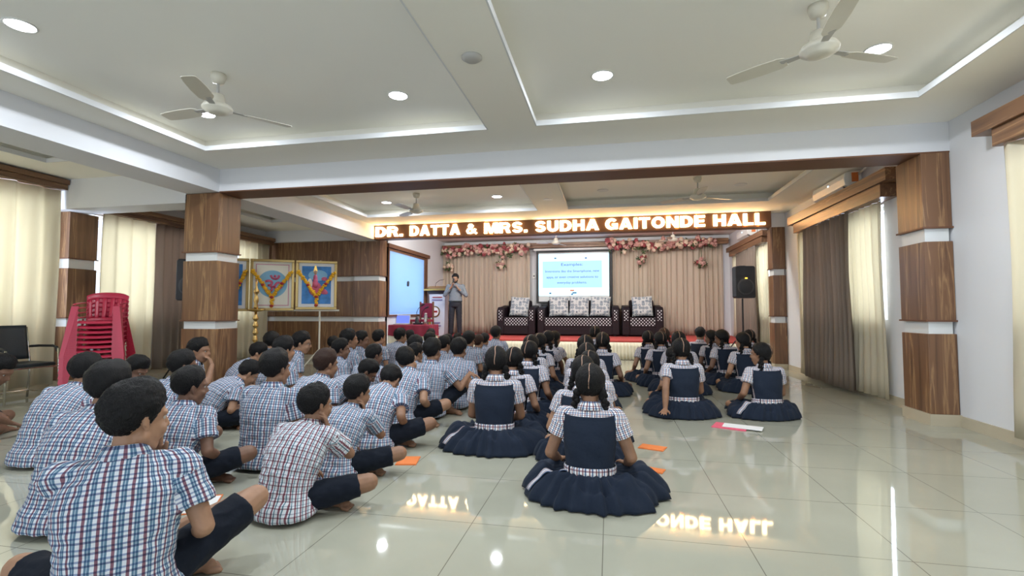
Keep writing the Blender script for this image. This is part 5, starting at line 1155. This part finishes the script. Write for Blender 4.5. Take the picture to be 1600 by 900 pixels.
def person(p, near):
    sk = skeleton(p); rnd = random.Random(hash(p['label']) % 1 + sum(map(ord, p['label'])))
    girl = p['k'] == 'g'; t = thing('person', p['label'], 'person', (*p['pos'], 0), math.radians(p['psi']), 'seated schoolgirls in navy pinafores' if girl else 'seated schoolboys in checked shirts')
    t.scale = (p['s'],)*3
    vox = {2: .0052, 1: .0075, 0: .011}[near]; skin = rnd.choice(('skin_a', 'skin_b', 'skin_a', 'skin_c', 'skin_a'))
    C = spine_fn(sk); X = sk['X']; HR = sk['HR']; hc = sk['hc']
    b = MB(); torso_loft(b, C, X, -.004)
    b.cap(sk['neck'] - sk['nd']*.03, hc + HR @ V(0, -.02, -.06), .054, .047); head_geo(b, hc, HR)
    for sd, key in ((1, 'R'), (-1, 'L')):
        S, E, W = sk['S'+key], sk['E'+key], sk['W'+key]
        b.cap(sk['neck']*.6 + C(.86)*.4, S, .045, .045); b.cap(S, E, .045, .036); b.cap(E, E*.45 + W*.55, .037, .033); b.cap(E*.45 + W*.55, W, .033, .023)
        fd = unit(W - E); pose = sk['pose'+key]
        if pose in ('lap', 'knee'): d, nr = unit(fd + V(-.5*sd, .2, -.3)), V(0, 0, -1)
        elif pose == 'floor': d, nr = V(.35*sd, -.8, -.12), V(0, 0, -1)
        elif pose in ('chin', 'cheek', 'head'): d, nr = unit(V(-.12*sd, .02, 1) + HR @ V(0, -.25, .3)), HR @ V(-.5*sd, -.8, 0)
        elif pose == 'mouth': d, nr = unit(V(-.35*sd, -.35, .8)), V(-.3*sd, -1, 0)
        elif pose == 'out': d, nr = unit(V(.8*sd, .3, -.35)), V(0, 0, -1)
        elif pose == 'front': d, nr = unit(fd + V(0, 0, .1)), V(0, 0, -1)
        else: d, nr = unit(fd + V(-.4*sd, .6, .2)), V(-.3*sd, 0, -1)
        hand(b, W, d, nr, -sd if pose not in ('chin', 'cheek', 'mouth', 'head') else -sd, {'floor': .12, 'knee': .35, 'mouth': .9, 'chin': .75, 'cheek': .55}.get(pose, .45))
        H, K, A = sk['hip'+key], sk['K'+key], sk['A'+key]
        lg = .82 if girl else 1.; b.cap(H, K, .078*lg, .056*lg); b.cap(K, K*.6 + A*.4, .054*lg, .052*lg); b.cap(K*.6 + A*.4, A, .052*lg, .034); foot(b, A, sk['T'+key])
    me = remesh(b, vox, 2, 'body'); mobj('body', me, skin, t); eyes(t, hc, HR)
    # shirt
    sb = MB(); torso_loft(sb, C, X, .010 if girl else .013, .04, .985, .0 if girl else .022, bw=1. if girl else 1.24)
    for key in ('R', 'L'):
        S, E = sk['S'+key], sk['E'+key]; q = .52 if girl else .66; m_ = S*(1-q) + E*q; d = unit(E-S)
        sb.cap(C(.93), S, .054, .058); sb.cap(S, S*.5 + m_*.5, .062, .066)
        a = unit(np.cross(d, V(0, 1, .3))); bb = np.cross(d, a); r0 = S*.6 + m_*.4
        sb.loft([[pp + rr*(math.cos(x)*a + math.sin(x)*bb) for x in np.linspace(0, 2*math.pi, 18, endpoint=False)] for pp, rr in ((r0, .060), (m_, .069 if not girl else .066))])
    me = remesh(sb, max(vox*1.25, .007), 3, 'shirt'); wrinkle(me, .0035 if girl else .0065, 11, rnd.uniform(0, 50)); uv_shirt(me, C, X, sk, girl)
    shirt = mobj('shirt', me, 'plaid_girls' if girl else ('plaid_maroon' if p.get('maroon') else 'plaid_boys'), t)
    # collar: folded band around the neck
    nd = sk['nd']; nb = sk['neck'] + nd*.006; xa = unit(X - nd*(X @ nd)); ya = np.cross(nd, xa); rows = []
    for q, (r_, h_) in enumerate(((.052, .012), (.055, .034), (.060, .036), (.076, .006), (.082, -.012), (.079, -.014))):
        rows.append([nb + nd*h_ + (xa*math.cos(a)*r_*1.06 + ya*math.sin(a)*r_*1.0) - nd*(.012 if h_ < .01 else 0)*max(0, math.sin(a)) for a in np.linspace(math.radians(118), math.radians(422), 40)])
    o = MB().loft(rows, closed=False).build('collar', shirt.data.materials[0], t, smooth=True, solid=.003)
    uvl = o.data.uv_layers.new(name='UVMap'); 
    for l in o.data.loops: vi = l.vertex_index; uvl.data[l.index].uv = ((vi % 40)*.0085, (vi//40)*.018)
    hm = 'hair_brown' if p.get('hair') == 'brown' else 'hair_black'
    hair_cap(t, hc, HR, 'girl' if girl and not p.get('short') else 'boy', hm, near == 2, rnd.random())
    if girl and not p.get('short'): braids(t, hc, HR, sk['neck'], X, hm, rnd.uniform(.12, .17), rnd)
    if p.get('glasses'):
        g = MB()
        for s in (-1, 1):
            g.tube([hc + HR @ V(s*.032 + .019*math.cos(a), .094, .004 + .016*math.sin(a)) for a in np.linspace(0, 2*math.pi, 15)], .0016, 6)
            g.tube([hc + HR @ V(s*.051, .092, .008), hc + HR @ V(s*.076, .06, .010), hc + HR @ V(s*.080, -.01, .008)], .0016, 6)
        g.build('glasses', 'black_plastic', t)
    if not girl:
        sh = MB(); torso_loft(sh, C, X, .006, 0, .26, .0)
        for key in ('R', 'L'):
            H, K = sk['hip'+key], sk['K'+key]; e = H*.14 + K*.86; sh.cap(H, H*.5 + e*.5, .090, .082); d = unit(K-H); a = unit(np.cross(d, V(0, 0, 1))); bb = np.cross(d, a)
            sh.loft([[pp + rr*(math.cos(x)*a + math.sin(x)*bb) for x in np.linspace(0, 2*math.pi, 18, endpoint=False)] for pp, rr in ((H*.6 + e*.4, .082), (e, .074))])
        me = remesh(sh, max(vox*1.3, .008), 3, 'shorts'); wrinkle(me, .005, 12, rnd.uniform(0, 50)); mobj('shorts', me, 'navy_shorts', t)
    else:
        wmax = .168
        for side, nm in ((-1, 'pinafore_back'), (1, 'pinafore_front')):
            rows = []
            for i in range(17):
                tt = .43 + .525*i/16; A_ = np.interp(tt, TT, TA) + .022; B_ = np.interp(tt, TT, TB) + .024
                if tt > .8: A_ = max(A_, .176); B_ = max(B_, .100)
                wv = wmax*(1 - .12*(1-i/16)); row = []
                th = math.asin(min(.97, wv/A_)) if tt > .5 else math.asin(min(.97, (wv + (.5-tt)*.12)/A_))
                c_ = C(tt); T_ = unit(C(min(1, tt+.02)) - C(tt-.02)); Xo = unit(X - T_*(X @ T_)); Y_ = np.cross(T_, Xo)
                for j in range(21):
                    q = -1 + 2*j/20; a = th*q; cx, sy = math.sin(a), math.cos(a); up_ = -.030*(1 - abs(q)**3)*(i/16)**6 * (1 if side < 0 else 2.2)
                    row.append(c_ + Xo*A_*cx + Y_*side*B_*sy**(2/2.3) + T_*up_ + Y_*side*.004*math.sin(q*7 + i*.8)*(1-i/16))
                rows.append(row)
            MB().loft(rows, closed=False).build(nm, 'navy_cloth', t, smooth=True, solid=.005)
        def wring(tt, g, n=40): return ring(C, tt, X, np.interp(tt, TT, TA) + g, np.interp(tt, TT, TB) + g, n, 2.2)
        o = MB().loft([wring(.385, .028), wring(.395, .032), wring(.465, .032), wring(.475, .028)], caps=False).build('belt', 'plaid_girls', t, smooth=True, solid=.003)
        uvl = o.data.uv_layers.new(name='UVMap')
        for l in o.data.loops: vi = l.vertex_index; uvl.data[l.index].uv = ((vi % 40)*.021, (vi//40)*.016)
        for sx in (-1, 1):
            w1 = ring(C, .375, X, .124+.034, .094+.034, 40, 2.2); w2 = ring(C, .485, X, .124+.034, .094+.034, 40, 2.2); k_ = 30 + sx*5
            MB().tube([w1[k_], w2[k_]], .005, 6).build('belt_loop', 'navy_cloth', t)
        # pleated skirt fanned out over the crossed legs
        wr = ring(C, .395, X, .128+.022, .096+.022, 120, 2.2); o2 = rnd.uniform(0, 9); rows = []; NP = 24; pj = [rnd.uniform(-.5, .5) for _ in range(NP+1)]; am = [rnd.uniform(.3, 1.6) for _ in range(NP+1)]
        big = p.get('wide', 0); cen = V(0, .08, 0)
        for i in range(27):
            s = i/26; row = []
            for k in range(120):
                th = 2*math.pi*k/120; cx, sy = math.cos(th), math.sin(th); side_ = abs(cx); fr = max(0, sy); bk = max(0, -sy)
                R_ = 1/math.sqrt((cx/(.46 if big else .385))**2 + (sy/((.42 if big else .37) if sy > 0 else (.33 if big else .27)))**2); R_ *= 1 + (.14 if big else .08)*noise.noise(Vector((cx*2.2+o2, sy*2.2, 0)))
                pi_ = int(k*NP/120) % NP; pl_ = (abs(((k*NP/120) % 1) - .5)*2 - .5)*am[pi_] + .5; R_ *= 1 + .08*(pl_ - .5)*s*s
                e = V(cen[0] + cx*R_, cen[1] + sy*R_, 0); w0 = wr[k]
                pwr = 1.7 + 3.4*(1 - bk)**1.2 ; h = w0[2]*(1 - .38*s*(1-bk))*(1 - s**pwr) + .008
                h += .030*(pl_-.5)*math.sin(math.pi*s)**.7 + .045*noise.noise(Vector((cx*3 + o2, sy*3, s*3)))*math.sin(math.pi*s)
                fo = .013*(pl_-.5)*min(1, s*7)*(1-s*.3); kb = math.exp(-((abs(e[0])*s - .30)**2 + (e[1]*s - .24)**2)/.02)*.045
                xy = w0*(1-s) + e*s; drop = max(0, s - .93)/.07
                xy = xy if drop <= 0 else xy*(1 - .02*drop) + cen*.02*drop
                row.append((xy[0] + cx*fo, xy[1] + sy*fo, max(.004, h + kb)))
            rows.append(row)
        MB().loft(rows, caps=False).build('skirt', 'navy_cloth', t, smooth=True, solid=.004)
        if p.get('belt'):
            sx = -1; a0 = wr[66]; pts0 = [a0 + V(0, 0, .01), a0 + V(sx*.03, -.02, -.02), a0 + V(sx*.09, -.02, -.05), a0 + V(sx*.14, -.05, -.10), a0 + V(sx*.17, -.09, -a0[2]+.03)]
            pts = [[V(*rows[i][k]) + V(-.004, -.006, .010) for k in (66, 68)] for i in range(0, 25)]
            o = MB().loft([[a_ + (b_-a_)*0 , a_ + unit(b_-a_)*.045] for a_, b_ in pts], closed=False).build('belt_end', 'plaid_girls', t, smooth=True, solid=.004)
            uvl = o.data.uv_layers.new(name='UVMap')
            for l in o.data.loops: vi = l.vertex_index; uvl.data[l.index].uv = ((vi % 2)*.05, (vi//2)*.06)
    return t
for p in PEOPLE:
    d = math.hypot(p['pos'][0], p['pos'][1]); person(p, 2 if d < 3.4 else (1 if d < 6.2 else 0))
# ---------------------------------------------------------------- the standing speaker
def speaker_man():
    t = thing('person', 'man standing on the stage in grey shirt and dark trousers, speaking into a microphone', 'person', (-4.02, 12.45, .43), math.radians(8)); t.scale = (.98,)*3
    P0 = V(0, 0, .92); sp = [P0, V(0, .0, 1.06), V(0, .0, 1.24), V(0, -.01, 1.42)]
    HR = rotm('z', 180) @ rotm('x', -6); X = V(1, 0, 0); hc = V(0, -.03, 1.565)
    b = MB()
    b.loft([[(a*math.cos(x), -.0 + d_*math.sin(x), z) for x in np.linspace(0, 2*math.pi, 24, endpoint=False)] for z, a, d_ in ((.84, .15, .10), (.95, .165, .115), (1.08, .15, .11), (1.25, .18, .115), (1.36, .18, .10), (1.43, .09, .07))])
    b.cap((0, -.01, 1.40), (0, -.02, 1.50), .052, .050); head_geo(b, hc, HR, 1.0)
    arms = {'R': ((-.19, 0, 1.36), (-.27, -.10, 1.12), (-.075, -.20, 1.34)), 'L': ((.19, 0, 1.36), (.30, -.05, 1.11), (.10, -.19, 1.29))}
    for k, (S, E, W) in arms.items():
        S, E, W = V(*S), V(*E), V(*W); sd = -1 if k == 'R' else 1
        b.cap(S, E, .052, .040); b.cap(E, W, .040, .026); hand(b, W, V(-sd*.4 if k == 'L' else .3, -.15, .8), V(-sd*1.0, -.1, 0), 1 if k == 'R' else -1, 1.0 if k == 'R' else .7, 1.08)
    for s in (-1, 1):
        b.cap((s*.09, 0, .88), (s*.105, -.01, .50), .085, .058); b.cap((s*.105, -.01, .50), (s*.115, .01, .09), .056, .038)
    mobj('body', remesh(b, .007, 2, 'body'), 'skin_b', t); eyes(t, hc, HR)
    s_ = MB(); s_.loft([[(a*math.cos(x), d_*math.sin(x), z) for x in np.linspace(0, 2*math.pi, 28, endpoint=False)] for z, a, d_ in ((.93, .172, .125), (.97, .182, .135), (1.06, .172, .13), (1.25, .198, .132), (1.37, .19, .115), (1.435, .10, .08))])
    for k, (S, E, W) in arms.items():
        S, E, W = V(*S), V(*E), V(*W); s_.cap(S, E, .064, .052); s_.cap(E, E*.35 + W*.65, .052, .040)
    me = remesh(s_, .009, 3, 'shirt'); wrinkle(me, .006, 10, 3); mobj('shirt', me, 'grey_shirt', t)
    MB().loft([[(r_*math.cos(a), -.015 + r_*math.sin(a), z) for a in np.linspace(0, 2*math.pi, 24, endpoint=False)] for r_, z in ((.060, 1.425), (.060, 1.462), (.078, 1.432))], caps=False).build('collar', 'grey_shirt', t, smooth=True, solid=.003)
    tr = MB(); tr.loft([[(a*math.cos(x), d_*math.sin(x), z) for x in np.linspace(0, 2*math.pi, 28, endpoint=False)] for z, a, d_ in ((.80, .16, .12), (.88, .178, .128), (.955, .165, .122))])
    for s in (-1, 1): tr.cap((s*.088, 0, .84), (s*.105, -.01, .50), .094, .076); tr.cap((s*.105, -.01, .50), (s*.118, .0, .10), .076, .062)
    me = remesh(tr, .009, 3, 'trousers'); wrinkle(me, .004, 9, 8); mobj('trousers', me, 'trouser_dark', t)
    MB().loft([[(a*math.cos(x), d_*math.sin(x), z) for x in np.linspace(0, 2*math.pi, 28, endpoint=False)] for z, a, d_ in ((.935, .184, .137), (.965, .186, .139))], caps=False).build('belt', 'black_leather', t, solid=.004)
    for s in (-1, 1):
        MB().cap((s*.12, .05, .04), (s*.145, -.15, .035), .042, .038, sq=((0, 0, 1), .8)).build('shoe', 'black_leather', t, smooth=True)
    hair_cap(t, hc, HR, 'boy', 'hair_black', False, 4)
    bd = MB(); bd.ell(hc + HR @ V(0, .050, -.088), (.040, .040, .030), HR, 14); bd.cap(hc + HR @ V(-.055, .03, -.05), hc + HR @ V(-.03, .055, -.088), .020); bd.cap(hc + HR @ V(.055, .03, -.05), hc + HR @ V(.03, .055, -.088), .020)
    bd.cap(hc + HR @ V(-.022, .088, -.042), hc + HR @ V(.022, .088, -.042), .006, n=8)
    mobj('beard', remesh(bd, .006, 2, 'beard'), 'hair_black', t)
    W = V(*arms['L'][2]); MB().tube([W + V(.036*math.cos(a), .030*math.sin(a), -.02) for a in np.linspace(0, 2*math.pi, 17)], .009, 8).build('wristwatch', 'chrome', t)
    m = thing('handheld_microphone', 'black handheld microphone in the right hand of the standing man', 'microphone', (-4.02, 12.45, .43), math.radians(8))
    a_, b_ = V(-.055, -.225, 1.37), V(-.02, -.175, 1.50); MB().cap(a_, b_, .012, .015).build('handle', 'black_plastic', m, smooth=True); MB().ell(b_ + V(.003, .002, .02), (.024, .024, .026), n=14).build('mesh_head', 'dark_grey', m, smooth=True)
speaker_man()
